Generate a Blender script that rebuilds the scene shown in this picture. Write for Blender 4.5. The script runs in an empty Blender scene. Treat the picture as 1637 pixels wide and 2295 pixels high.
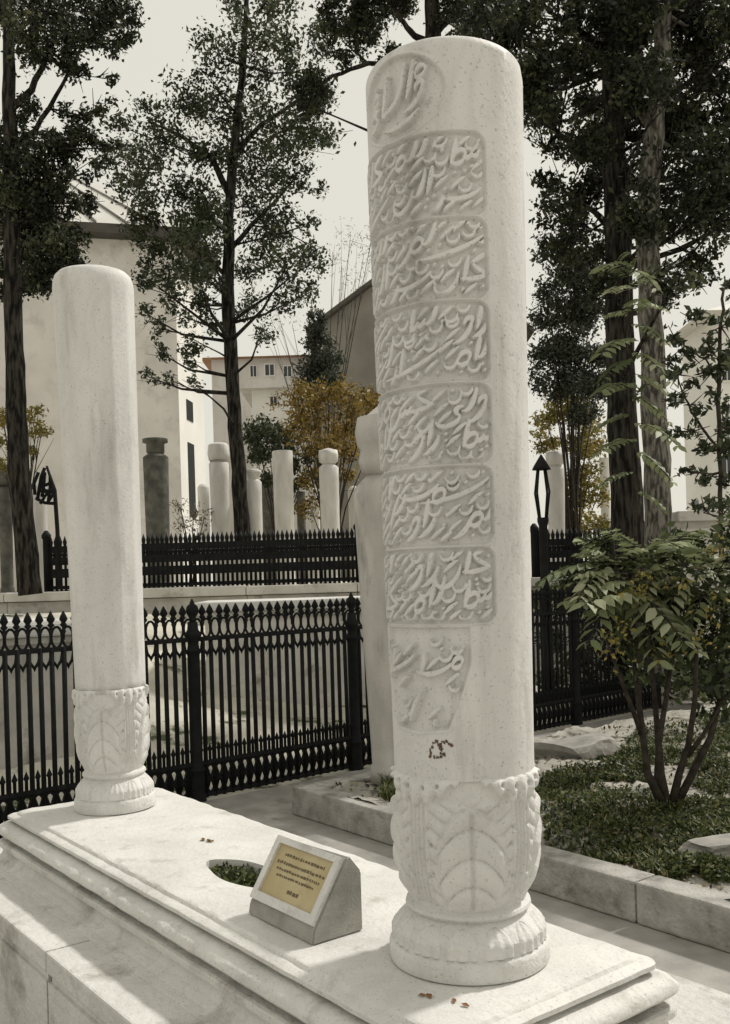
import bpy, bmesh, math, random
import numpy as np
from mathutils import Vector, Matrix, Quaternion
R = math.radians
rng = np.random.default_rng(7)
random.seed(7)
scn = bpy.context.scene
COL = scn.collection

# ------------------------------------------------------------------ camera
F_PX, YH, ROLL, EYE = 2150.0, 1300.0, 0.03, 1.6      # photo pixels (1637 x 2295)
cam = bpy.data.cameras.new('camera')
cam.lens = F_PX / 2295 * 36
cam.sensor_width = 36
cam.shift_y = (YH - 1147.5) / 2295
cam.clip_end = 2000
camo = bpy.data.objects.new('camera', cam)
COL.objects.link(camo)
camo.matrix_world = Matrix.Translation((0, 0, EYE)) @ Matrix.Rotation(R(90), 4, 'X') @ Matrix.Rotation(-ROLL, 4, 'Z')
scn.camera = camo
# ------------------------------------------------------------------ light
SUN_AZ, SUN_EL = R(56), R(49)
w = bpy.data.worlds.new('World'); scn.world = w; w.use_nodes = True
nt = w.node_tree; nt.nodes.clear()
sky = nt.nodes.new('ShaderNodeTexSky'); sky.sky_type = 'NISHITA'; sky.sun_disc = False
sky.sun_elevation = SUN_EL; sky.sun_rotation = SUN_AZ; sky.dust_density = 4
bg1 = nt.nodes.new('ShaderNodeBackground'); bg1.inputs[1].default_value = 0.07
bg2 = nt.nodes.new('ShaderNodeBackground')          # thin bright cloud over the whole sky
bg2.inputs[0].default_value = (0.84, 0.81, 0.705, 1); bg2.inputs[1].default_value = 1.0
mx = nt.nodes.new('ShaderNodeMixShader'); mx.inputs[0].default_value = 0.88
wo = nt.nodes.new('ShaderNodeOutputWorld')
nt.links.new(sky.outputs[0], bg1.inputs[0]); nt.links.new(bg1.outputs[0], mx.inputs[1])
nt.links.new(bg2.outputs[0], mx.inputs[2]); nt.links.new(mx.outputs[0], wo.inputs[0])
sl = bpy.data.lights.new('sun', 'SUN'); sl.energy = 3.1; sl.angle = R(4.0); sl.color = (1.0, 0.965, 0.90)
so = bpy.data.objects.new('sun', sl); COL.objects.link(so)
SV = Vector((math.sin(SUN_AZ)*math.cos(SUN_EL), math.cos(SUN_AZ)*math.cos(SUN_EL), math.sin(SUN_EL)))
so.rotation_euler = SV.to_track_quat('Z', 'Y').to_euler(); so.location = SV*30
scn.view_settings.view_transform = 'Standard'; scn.view_settings.look = 'None'
scn.view_settings.exposure = 0; scn.view_settings.gamma = 1

# ------------------------------------------------------------------ pixel -> place
CR, SR = math.cos(ROLL), math.sin(ROLL)
def ray(px, py):
    u = px - 818.5; v = -(py - YH)
    return Vector((u*CR + v*SR, F_PX, -u*SR + v*CR))
def atY(px, py, Y): return Vector((0, 0, EYE)) + ray(px, py)*(Y/F_PX)
def atZ(px, py, z):
    r = ray(px, py); return Vector((0, 0, EYE)) + r*((z-EYE)/r.z)
K = 1637/1624
def S(px, py, Y): return atY(px*K, py*K, Y)           # coordinates read on the 1624 wide view
# site frame: x across the tomb, y along it
TH = 0.65713; D0 = Vector((0.1288, 1.8989, 0)); TW, TL = 0.598, 2.565
cT, sT = math.cos(TH), math.sin(TH)
def site(x, y, z=0): return Vector((D0.x + x*cT - y*sT, D0.y + x*sT + y*cT, z))
def tosite(p): d = p - D0; return (d.x*cT + d.y*sT, -d.x*sT + d.y*cT)

# ------------------------------------------------------------------ materials
def mat(name, c1, c2=None, rough=0.8, scale=6, bump=0.0, bscale=60, stretch=(1,1,1), c3=None, c3amt=0.5, c3scale=2.0, spec=0.3, detail=6, lo=.35, hi=.65, c3hi=None, pit=0.0):
    m = bpy.data.materials.new(name); m.use_nodes = True
    n = m.node_tree.nodes; l = m.node_tree.links
    b = n['Principled BSDF']; b.inputs['Roughness'].default_value = rough
    b.inputs['Specular IOR Level'].default_value = spec
    tc = n.new('ShaderNodeTexCoord'); mp = n.new('ShaderNodeMapping')
    mp.inputs['Scale'].default_value = stretch
    l.new(tc.outputs['Object'], mp.inputs['Vector'])
    no = n.new('ShaderNodeTexNoise'); no.inputs['Scale'].default_value = scale; no.inputs['Detail'].default_value = detail
    l.new(mp.outputs[0], no.inputs['Vector'])
    rp = n.new('ShaderNodeValToRGB'); rp.color_ramp.elements[0].position = lo; rp.color_ramp.elements[1].position = hi
    rp.color_ramp.elements[0].color = (*c1, 1); rp.color_ramp.elements[1].color = (*(c2 or c1), 1)
    l.new(no.outputs['Fac'], rp.inputs[0])
    out = rp.outputs[0]
    if c3:
        n3 = n.new('ShaderNodeTexNoise'); n3.inputs['Scale'].default_value = c3scale; n3.inputs['Detail'].default_value = 9
        n3.inputs['Roughness'].default_value = 0.65
        l.new(mp.outputs[0], n3.inputs['Vector'])
        r3 = n.new('ShaderNodeValToRGB'); r3.color_ramp.elements[0].position = c3amt; r3.color_ramp.elements[1].position = c3hi or min(1, c3amt+.12)
        l.new(n3.outputs['Fac'], r3.inputs[0])
        mi = n.new('ShaderNodeMix'); mi.data_type = 'RGBA'
        l.new(r3.outputs[0], mi.inputs['Factor']); l.new(out, mi.inputs['A']); mi.inputs['B'].default_value = (*c3, 1)
        out = mi.outputs['Result']
    if pit:
        np_ = n.new('ShaderNodeTexNoise'); np_.inputs['Scale'].default_value = 150; np_.inputs['Detail'].default_value = 4
        l.new(tc.outputs['Object'], np_.inputs['Vector'])
        nv = n.new('ShaderNodeTexNoise'); nv.inputs['Scale'].default_value = 4; nv.inputs['Detail'].default_value = 5; nv.inputs['Distortion'].default_value = 1.5
        l.new(tc.outputs['Object'], nv.inputs['Vector'])
        ab = n.new('ShaderNodeMath'); ab.operation = 'SUBTRACT'; ab.inputs[1].default_value = .5; l.new(nv.outputs['Fac'], ab.inputs[0])
        a2 = n.new('ShaderNodeMath'); a2.operation = 'ABSOLUTE'; l.new(ab.outputs[0], a2.inputs[0])
        rv = n.new('ShaderNodeValToRGB'); rv.color_ramp.elements[0].position = 0; rv.color_ramp.elements[0].color = (.93,.93,.935,1); rv.color_ramp.elements[1].position = .05; rv.color_ramp.elements[1].color = (1,1,1,1)
        l.new(a2.outputs[0], rv.inputs[0])
        r4 = n.new('ShaderNodeValToRGB'); r4.color_ramp.elements[0].position = .60; r4.color_ramp.elements[0].color = (1,1,1,1); r4.color_ramp.elements[1].position = .72; r4.color_ramp.elements[1].color = (1-pit,1-pit,1-pit,1)
        l.new(np_.outputs['Fac'], r4.inputs[0])
        for sc in (rv.outputs[0], r4.outputs[0]):
            mm = n.new('ShaderNodeMix'); mm.data_type = 'RGBA'; mm.blend_type = 'MULTIPLY'; mm.inputs['Factor'].default_value = .8
            l.new(out, mm.inputs['A']); l.new(sc, mm.inputs['B']); out = mm.outputs['Result']
    l.new(out, b.inputs['Base Color'])
    if bump:
        nb = n.new('ShaderNodeTexNoise'); nb.inputs['Scale'].default_value = bscale; nb.inputs['Detail'].default_value = 8
        l.new(tc.outputs['Object'], nb.inputs['Vector'])
        bp = n.new('ShaderNodeBump'); bp.inputs['Strength'].default_value = bump; bp.inputs['Distance'].default_value = 0.01
        l.new(nb.outputs['Fac'], bp.inputs['Height']); l.new(bp.outputs[0], b.inputs['Normal'])
    return m
def leafmat(name, cols, trans=0.3):
    m = bpy.data.materials.new(name); m.use_nodes = True
    n = m.node_tree.nodes; l = m.node_tree.links
    b = n['Principled BSDF']; b.inputs['Roughness'].default_value = 0.55; b.inputs['Specular IOR Level'].default_value = 0.35
    at = n.new('ShaderNodeAttribute'); at.attribute_name = 'hue'
    rp = n.new('ShaderNodeValToRGB'); e = rp.color_ramp.elements
    while len(e) < len(cols): e.new(0.5)
    for i, c in enumerate(cols):
        e[i].position = i/(len(cols)-1); e[i].color = (*c, 1)
    l.new(at.outputs['Fac'], rp.inputs[0]); l.new(rp.outputs[0], b.inputs['Base Color'])
    t = n.new('ShaderNodeBsdfTranslucent'); l.new(rp.outputs[0], t.inputs[0])
    ms = n.new('ShaderNodeMixShader'); ms.inputs[0].default_value = trans
    l.new(b.outputs[0], ms.inputs[1]); l.new(t.outputs[0], ms.inputs[2]); l.new(ms.outputs[0], n['Material Output'].inputs[0])
    return m
M = {}
M['marble'] = mat('marble', (.58,.57,.545), (.69,.68,.655), .6, 5, .4, 90, c3=(.38,.36,.33), c3amt=.56, c3scale=7, c3hi=.80, pit=.45)
M['marble_shaft'] = mat('marble_shaft', (.59,.58,.56), (.71,.70,.675), .6, 3.2, .14, 70, stretch=(2.2,2.2,.35), c3=(.36,.34,.315), c3amt=.53, c3scale=4, c3hi=.8, pit=.5)
M['marble_slab'] = mat('marble_slab', (.57,.56,.53), (.67,.66,.63), .65, 4, .38, 60, c3=(.36,.335,.30), c3amt=.57, c3scale=9, c3hi=.80, pit=.5)
M['ledge'] = mat('ledge', (.54,.53,.50), (.64,.63,.60), .75, 3, .8, 40, c3=(.27,.25,.22), c3amt=.54, c3scale=4.5, c3hi=.74, pit=.5)
M['kerb'] = mat('kerb', (.28,.27,.25), (.42,.405,.375), .85, 9, .9, 60, c3=(.16,.155,.135), c3amt=.53, c3scale=7, c3hi=.72)
M['plaque_stone'] = mat('plaque_stone', (.27,.26,.235), (.38,.37,.335), .8, 14, .4, 130, c3=(.27,.25,.21), c3amt=.6, c3scale=14, c3hi=.8)
M['plaque'] = mat('plaque', (.42,.34,.18), (.50,.42,.245), .5, 10, .1, 120, c3=(.33,.26,.13), c3amt=.6, c3scale=12)
M['ink'] = mat('ink', (.13,.10,.055), None, .6)
M['rust'] = mat('rust', (.06,.038,.025), (.15,.10,.06), .8, 60)
M['iron'] = mat('iron', (.005,.0055,.006), (.013,.0135,.014), .7, 12, .2, 90, c3=(.035,.026,.02), c3amt=.66, c3scale=9, spec=.18)
M['bark_dark'] = mat('bark_dark', (.010,.009,.008), (.055,.05,.042), .95, 16, 1.0, 26, stretch=(1.6,1.6,.3), lo=.42, hi=.62, spec=.1)
M['bark_grey'] = mat('bark_grey', (.05,.046,.04), (.21,.195,.17), .95, 22, 1.0, 30, stretch=(1.4,1.4,.4), lo=.40, hi=.62, spec=.1)
M['stem'] = mat('stem', (.02,.016,.012), (.05,.04,.03), .9, 20, .5, 50)
M['paving'] = mat('paving', (.27,.26,.24), (.37,.355,.33), .9, 5, .4, 80, c3=(.20,.195,.175), c3amt=.56, c3scale=3.5, c3hi=.7)
M['soil'] = mat('soil', (.28,.265,.23), (.42,.40,.355), .95, 5, .9, 45, c3=(.09,.08,.06), c3amt=.50, c3scale=7, c3hi=.62)
M['ground'] = mat('ground', (.44,.42,.35), (.60,.57,.49), .95, 2.5, .8, 30, c3=(.07,.085,.035), c3amt=.55, c3scale=2.6, c3hi=.62)
M['dirt'] = mat('dirt', (.035,.028,.018), (.07,.055,.035), .95, 30, 1, 80)
M['terrace'] = mat('terrace', (.50,.48,.44), (.64,.62,.57), .85, 4, .5, 40, c3=(.26,.25,.21), c3amt=.55, c3scale=3, c3hi=.7)
M['grave'] = mat('grave', (.54,.52,.485), (.68,.66,.62), .7, 5, .3, 50, stretch=(1.5,1.5,.5), c3=(.3,.28,.25), c3amt=.57, c3scale=3, c3hi=.75)
M['grave_dark'] = mat('grave_dark', (.07,.07,.06), (.15,.145,.125), .85, 7, .4, 50, c3=(.22,.2,.17), c3amt=.6, c3scale=6)
M['stele'] = mat('stele', (.38,.365,.335), (.50,.48,.445), .8, 5, .4, 50, stretch=(1.5,1.5,.5), c3=(.24,.23,.21), c3amt=.56, c3scale=4, c3hi=.75)
M['rock'] = mat('rock', (.24,.23,.21), (.36,.345,.315), .9, 7, .8, 30, c3=(.2,.18,.15), c3amt=.56, c3scale=6, c3hi=.7)
M['plaster_pink'] = mat('plaster_pink', (.58,.555,.525), (.70,.67,.635), .9, .9, .3, 20, c3=(.44,.41,.38), c3amt=.52, c3scale=1.6, c3hi=.75)
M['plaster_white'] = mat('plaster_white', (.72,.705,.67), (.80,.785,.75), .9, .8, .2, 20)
M['lead'] = mat('lead', (.56,.545,.51), (.66,.645,.61), .6, 1.2, .2, 15)
M['lead_seam'] = mat('lead_seam', (.22,.21,.2), None, .6)
M['eave'] = mat('eave', (.06,.055,.05), (.09,.08,.07), .8, 3)
M['tile'] = mat('tile', (.34,.19,.11), (.44,.27,.17), .9, 3, .4, 12)
M['house_grey'] = mat('house_grey', (.17,.16,.14), (.23,.215,.185), .9, .8, .3, 10, c3=(.12,.12,.1), c3amt=.55, c3scale=.7, c3hi=.7)
M['glass'] = mat('glass', (.03,.035,.04), None, .15, spec=.5)
M['dead_leaf'] = mat('dead_leaf', (.16,.075,.03), (.30,.17,.07), .8, 40)
G = [(.012,.016,.008),(.03,.042,.016),(.055,.075,.025),(.10,.12,.045)]
M['leaf_dark'] = leafmat('leaf_dark', [(.006,.008,.005),(.014,.019,.009),(.035,.045,.018),(.14,.14,.07)], .25)
M['leaf_mid'] = leafmat('leaf_mid', [(.012,.018,.010),(.03,.042,.02),(.055,.07,.032),(.12,.13,.065)], .25)
M['leaf_orange'] = leafmat('leaf_orange', [(.03,.024,.010),(.13,.09,.020),(.33,.23,.055),(.52,.39,.13)], .3)
M['leaf_yellow'] = leafmat('leaf_yellow', [(.05,.05,.014),(.16,.14,.03),(.30,.24,.06),(.42,.34,.12)], .3)
M['leaf_frond'] = leafmat('leaf_frond', [(.035,.055,.02),(.11,.14,.06),(.23,.26,.13),(.40,.41,.27)], .3)
M['leaf_shrub'] = leafmat('leaf_shrub', [(.008,.012,.006),(.025,.036,.015),(.07,.09,.035),(.20,.22,.10)], .3)
M['leaf_pine'] = leafmat('leaf_pine', [(.02,.028,.02),(.04,.05,.035),(.07,.08,.055),(.10,.11,.075)], .15)
M['leaf_grass'] = leafmat('leaf_grass', [(.02,.03,.008),(.05,.07,.018),(.10,.12,.035),(.22,.20,.09)], .3)
M['leaf_litter'] = leafmat('leaf_litter', [(.035,.024,.014),(.09,.06,.03),(.19,.13,.065),(.33,.26,.15)], .1)
M['leaf_twig'] = leafmat('leaf_twig', [(.05,.04,.03),(.12,.10,.07),(.2,.17,.11),(.25,.22,.15)], .2)

# ------------------------------------------------------------------ mesh helpers
def tag(o, label=None, cat=None, group=None, kind=None):
    if label: o['label'] = label
    if cat: o['category'] = cat
    if group: o['group'] = group
    if kind: o['kind'] = kind
    return o
def empty(name, loc, rz=0, **k):
    o = bpy.data.objects.new(name, None); COL.objects.link(o)
    o.location = loc; o.rotation_euler = (0, 0, rz); o.empty_display_size = .1
    return tag(o, **k)
def link(name, me, m=None, parent=None, loc=(0,0,0), **k):
    o = bpy.data.objects.new(name, me); COL.objects.link(o)
    if m is not None and not me.materials: me.materials.append(m)
    o.parent = parent; o.location = loc
    return tag(o, **k)
class MB:
    def __init__(s): s.v = []; s.f = []; s.sm = []
    def add(s, vs, fs, smooth=False):
        b = len(s.v); s.v += [tuple(p) for p in vs]; s.f += [tuple(i+b for i in f) for f in fs]; s.sm += [smooth]*len(fs); return s
    def box(s, x0, y0, z0, x1, y1, z1, bev=0.0):
        if bev <= 0:
            vs = [(x,y,z) for z in (z0,z1) for y in (y0,y1) for x in (x0,x1)]
            return s.add(vs, [(0,2,3,1),(4,5,7,6),(0,1,5,4),(2,6,7,3),(0,4,6,2),(1,3,7,5)])
        bm = bmesh.new(); bmesh.ops.create_cube(bm, size=1)
        for v in bm.verts: v.co = Vector(((x0+x1)/2+v.co.x*(x1-x0), (y0+y1)/2+v.co.y*(y1-y0), (z0+z1)/2+v.co.z*(z1-z0)))
        bmesh.ops.bevel(bm, geom=bm.edges[:], offset=bev, segments=2, affect='EDGES', profile=.6)
        s.addbm(bm); return s
    def addbm(s, bm, smooth=False):
        bm.verts.index_update(); s.add([v.co[:] for v in bm.verts], [[v.index for v in f.verts] for f in bm.faces], smooth); bm.free(); return s
    def tube(s, path, rad, n=8, cap=True, smooth=True, wob=0):
        path = [Vector(p) for p in path]; vs = []; fs = []
        if not hasattr(rad, '__len__'): rad = [rad]*len(path)
        for i, p in enumerate(path):
            d = (path[min(i+1, len(path)-1)] - path[max(i-1, 0)]).normalized()
            a = d.orthogonal().normalized() if abs(d.z) < .9 else Vector((1,0,0)).cross(d).normalized()
            if i and a.dot(pa) < 0: a = -a
            if i: a = (pa - d*pa.dot(d)).normalized()
            pa = a; b = d.cross(a)
            for k in range(n):
                t = 2*math.pi*k/n; rr = rad[i]*(1+wob*random.uniform(-1,1))
                vs.append(p + a*(math.cos(t)*rr) + b*(math.sin(t)*rr))
        for i in range(len(path)-1):
            for k in range(n):
                fs.append((i*n+k, i*n+(k+1)%n, (i+1)*n+(k+1)%n, (i+1)*n+k))
        if cap: fs += [tuple(range(n))[::-1], tuple(range((len(path)-1)*n, len(path)*n))]
        return s.add(vs, fs, smooth)
    def lathe(s, prof, n=48, smooth=True, sx=1, sy=1, cx=0, cy=0, cap=True):
        vs = [(cx+r*sx*math.cos(2*math.pi*k/n), cy+r*sy*math.sin(2*math.pi*k/n), z) for r, z in prof for k in range(n)]
        fs = [(i*n+k, i*n+(k+1)%n, (i+1)*n+(k+1)%n, (i+1)*n+k) for i in range(len(prof)-1) for k in range(n)]
        if cap: fs += [tuple(range(n))[::-1], tuple(range((len(prof)-1)*n, len(prof)*n))]
        return s.add(vs, fs, smooth)
    def prism(s, pts, z0, z1):
        n = len(pts); vs = [(x,y,z0) for x,y in pts] + [(x,y,z1) for x,y in pts]
        return s.add(vs, [tuple(range(n))[::-1], tuple(range(n,2*n))] + [(i,(i+1)%n,n+(i+1)%n,n+i) for i in range(n)])
    def mesh(s, name='m', sharp=None):
        me = bpy.data.meshes.new(name); me.from_pydata(s.v, [], s.f); me.polygons.foreach_set('use_smooth', s.sm)
        if sharp: me.set_sharp_from_angle(angle=R(sharp))
        me.validate(); me.update(); return me
    def build(s, name, m, parent=None, loc=(0,0,0), sharp=None, **k):
        return link(name, s.mesh(name, sharp), m, parent, loc, **k)
def grid_mesh(name, P, smooth=True):
    """P: (a,b,3) array -> quad sheet"""
    a, b = P.shape[:2]; me = bpy.data.meshes.new(name)
    idx = np.arange(a*b).reshape(a, b)
    q = np.stack([idx[:-1,:-1], idx[1:,:-1], idx[1:,1:], idx[:-1,1:]], -1).reshape(-1, 4)
    raw(me, P.reshape(-1, 3), q); me.polygons.foreach_set('use_smooth', np.full(len(q), smooth)); me.update(); return me
def raw(me, V, Q):
    me.vertices.add(len(V)); me.vertices.foreach_set('co', np.ascontiguousarray(V, dtype=np.float32).ravel())
    k = Q.shape[1]; me.loops.add(Q.size); me.loops.foreach_set('vertex_index', np.ascontiguousarray(Q, dtype=np.int32).ravel())
    me.polygons.add(len(Q)); me.polygons.foreach_set('loop_start', np.arange(0, Q.size, k, dtype=np.int32))
    me.polygons.foreach_set('loop_total', np.full(len(Q), k, dtype=np.int32)); me.update(calc_edges=True)
def leaf_mesh(name, C, size, hue, aspect=.5, flat=0.0, dirs=None, jit=.35):
    """one folded rhombus per leaf; C (n,3) in the thing's own coordinates"""
    n = len(C); d = rng.normal(size=(n,3)) if dirs is None else dirs + rng.normal(size=(n,3))*jit
    d /= np.linalg.norm(d, axis=1)[:,None]+1e-9
    u = rng.normal(size=(n,3)); u[:,2] += flat*np.sign(u[:,2]); u -= d*(u*d).sum(1)[:,None]; u /= np.linalg.norm(u,axis=1)[:,None]+1e-9
    sd = np.cross(d, u); L = (size*rng.uniform(.45,1.6,n))[:,None]
    w_ = L*aspect*.5
    v = np.stack([C - d*L*.5, C + sd*w_ + u*L*.10, C + d*L*.5, C - sd*w_ + u*L*.10], 1).reshape(-1,3)
    me = bpy.data.meshes.new(name); raw(me, v, np.arange(4*n).reshape(n,4))
    at = me.attributes.new('hue', 'FLOAT', 'POINT'); at.data.foreach_set('value', np.repeat(hue, 4).astype(np.float32))
    return me
def clump_points(c, r, n, sub=10, tight=.32, squash=.8):
    """leaves in little sprays inside a clump of radius r"""
    s = rng.normal(size=(sub,3)); s /= np.linalg.norm(s,axis=1)[:,None]; s *= (rng.uniform(.15,1,sub)**.5)[:,None]*r
    k = rng.integers(0, sub, n); p = s[k] + rng.normal(size=(n,3))*r*tight
    p[:,2] *= squash
    h = np.clip(rng.uniform(0,1,n)*.6 + rng.uniform(0,1,sub)[k]*.4, 0, 1)
    return p + np.array(c), h

# ================================================================== THE SETTING
def terrain_z(x, y):
    lx = (x-D0.x)*cT + (y-D0.y)*sT; ly = -(x-D0.x)*sT + (y-D0.y)*cT
    t = ly - (4.954 + .068*(lx-2.065))
    k = np.clip((t-.25)/5.0, 0, 1); k = k*k*(3-2*k)*.35 + k*.65
    z = 1.30*k + .05*np.sin(x*2.1+y*.7)*k*(1-k)*4
    return z
xs = np.concatenate([np.linspace(-400,-14,14), np.linspace(-13.5,13.5,140), np.linspace(14,400,14)])
ys = np.concatenate([np.linspace(-60,-1,10), np.linspace(-.5,18,110), np.linspace(19,900,22)])
X, Y = np.meshgrid(xs, ys, indexing='ij'); Z = terrain_z(X, Y)
near = (np.abs(X)<13)&(Y<18)&(Z>.02)
Z = Z + near*rng.normal(size=Z.shape)*.012
link('ground', grid_mesh('ground', np.stack([X,Y,Z],-1)), M['ground'], kind='structure')
# grey paving round the tomb, up to the fence
pv = [site(-6,-6), site(2.40,-6), site(2.40,4.2), site(9,4.2), site(9,5.38), site(2.065,4.93), site(-6,4.37)]
mb = MB(); mb.add([(p.x,p.y,.005) for p in pv], [tuple(range(len(pv)))]); mb.build('pavement', M['paving'], kind='structure')
# planting bed behind the kerb
bx = np.linspace(2.40, 9.2, 140); by = np.linspace(-6, 4.18, 200)
BX, BY = np.meshgrid(bx, by, indexing='ij')
def bed_z(x, y): return .165 + .035*np.sin(x*3.1+1)*np.sin(y*2.3) + .06*np.clip((x-2.6)/1.5,0,1) + .02*np.sin(x*9+y*7)
BZ = bed_z(BX, BY) + rng.normal(size=BX.shape)*.006
P = np.stack([D0.x+BX*cT-BY*sT, D0.y+BX*sT+BY*cT, BZ], -1)
link('planting_bed', grid_mesh('planting_bed', P), M['soil'], kind='structure')

# ================================================================== TOMB
tomb = empty('marble_tomb', D0, TH, label='white marble tomb slab with moulded edges on a wide stepped plinth', cat='tomb')
def ring(d, z, wob=0):
    """rounded rectangle round the slab, with the small unevenness of worn stone"""
    r = .014 + max(d,0)*.40; out = []
    cs = [(-d+r,-d+r,180),(TW+d-r,-d+r,270),(TW+d-r,TL+d-r,0),(-d+r,TL+d-r,90)]
    for i,(cx,cy,a0) in enumerate(cs):
        arc = [(cx+r*math.cos(R(a0+18*k)), cy+r*math.sin(R(a0+18*k))) for k in range(6)]
        nx, ny, na = cs[(i+1)%4]; nxt = (nx+r*math.cos(R(na)), ny+r*math.sin(R(na)))
        m_ = 16 if i in (0,2) else 60
        out += arc + [(arc[-1][0]+(nxt[0]-arc[-1][0])*k/m_, arc[-1][1]+(nxt[1]-arc[-1][1])*k/m_) for k in range(1,m_)]
    res = []
    for x,y in out:
        e = (math.sin(x*31+y*17)+math.sin(x*57-y*43+2)+.7*math.sin(y*97+x*71))*.0007
        dx, dy = x-min(max(x,.05),TW-.05), y-min(max(y,.05),TL-.05); L_ = math.hypot(dx,dy) or 1
        q = e + (-.003*max(0,math.sin(x*9+y*13.7)*math.sin(y*5.3+z*40)-.75) if d > .02 else 0)
        res.append((x+dx/L_*q*2, y+dy/L_*q*2, z+e*.8))
    return res
# top face with an oval planting hollow
HC, HA, HB, HANG = (.245,1.19), .185, .085, R(90)
bm = bmesh.new()
outer = [bm.verts.new(p) for p in ring(0,.70)]
oval = []
for k in range(36):
    t = 2*math.pi*k/36; rr = 1+.05*math.sin(3*t+1)+.03*math.sin(5*t)
    a, b = HA*rr*math.cos(t), HB*rr*math.sin(t)
    oval.append(bm.verts.new((HC[0]+a*math.cos(HANG)-b*math.sin(HANG), HC[1]+a*math.sin(HANG)+b*math.cos(HANG), .70)))
ed = [bm.edges.new((l[i], l[(i+1)%len(l)])) for l in (outer, oval) for i in range(len(l))]
bmesh.ops.triangle_fill(bm, use_beauty=True, use_dissolve=False, edges=ed)
cxs = [f for f in bm.faces if sum((math.hypot((v.co.x-HC[0])/HB, (v.co.y-HC[1])/HA) < 1.2) for v in f.verts) == 3 and math.hypot((f.calc_center_median().x-HC[0])/HB, (f.calc_center_median().y-HC[1])/HA) < .9]
bmesh.ops.delete(bm, geom=cxs, context='FACES_ONLY')
low = [bm.verts.new((v.co.x, v.co.y, .63)) for v in oval]
for i in range(36): bm.faces.new((oval[i], oval[(i+1)%36], low[(i+1)%36], low[i]))
prof = [(.012,.6965),(.018,.688),(.042,.684),(.047,.681),(.047,.670),(.044,.668),(.018,.667),(.018,.655),(.046,.655),(.062,.652),(.078,.645),(.088,.634),(.089,.622),(.082,.613),(.074,.611),(-.012,.610),(-.012,.586)]
prev = outer
for d, z in prof:
    cur = [bm.verts.new(p) for p in ring(d, z)]
    n = len(cur)
    for i in range(n): bm.faces.new((prev[i], cur[i], cur[(i+1)%n], prev[(i+1)%n]))
    prev = cur
bmesh.ops.recalc_face_normals(bm, faces=bm.faces[:])
for f in bm.faces: f.smooth = True
me = bpy.data.meshes.new('slab'); bm.to_mesh(me); bm.free(); me.set_sharp_from_angle(angle=R(38))
link('slab', me, M['marble_slab'], tomb)
mb = MB()      # cove under the slab, resting on the plinth
prof2 = [(-.012,.588),(.074,.586),(.082,.583),(.084,.578),(.084,.564),(.080,.560),(.066,.558),(.066,.545),(.078,.522),(.106,.508),(.14,.503),(.14,.499)]
for (d0,z0),(d1,z1) in zip(prof2[:-1], prof2[1:]):
    a, b = ring(d0,z0), ring(d1,z1); n = len(a)
    mb.add(a+b, [(i,n+i,n+(i+1)%n,(i+1)%n) for i in range(n)], True)
mb.build('cove_moulding', M['ledge'], tomb, sharp=40)
# plinth of large blocks: each has a lipped top edge
def plinth(x0, y0, x1, y1):
    mb = MB(); g = .003
    mb.box(x0+g, y0+g, .435, x1-g, y1-g, .50, .008)
    mb.box(x0+g+.014, y0+g+.014, .405, x1-g-.014, y1-g-.014, .437)
    mb.box(x0+g+.004, y0+g+.004, .006, x1-g-.004, y1-g-.004, .407)
    mb.build('plinth_block', M['ledge'], tomb)
XL, XR, YF, YB = -.28, TW+.385, -.34, TL+.30
ysl = [YF, .42, 1.50, 2.35, YB]
for a, b in zip(ysl[:-1], ysl[1:]): plinth(XL, a, .10, b)
for a, b in zip([YF, .9, 2.0], [.9, 2.0, YB]): plinth(.50, a, XR, b)
plinth(.10, YF, .50, .30); plinth(.10, 2.2, .50, YB)
mb = MB(); mb.box(.11,.31,.30,.49,2.19,.605); mb.build('core', M['ledge'], tomb)
mb = MB(); mb.lathe([(.001,.642),(.5,.645),(1.02,.634)], 24, sx=HB, sy=HA, cx=HC[0], cy=HC[1], cap=False); mb.build('soil_fill', M['dirt'], tomb)

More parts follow.
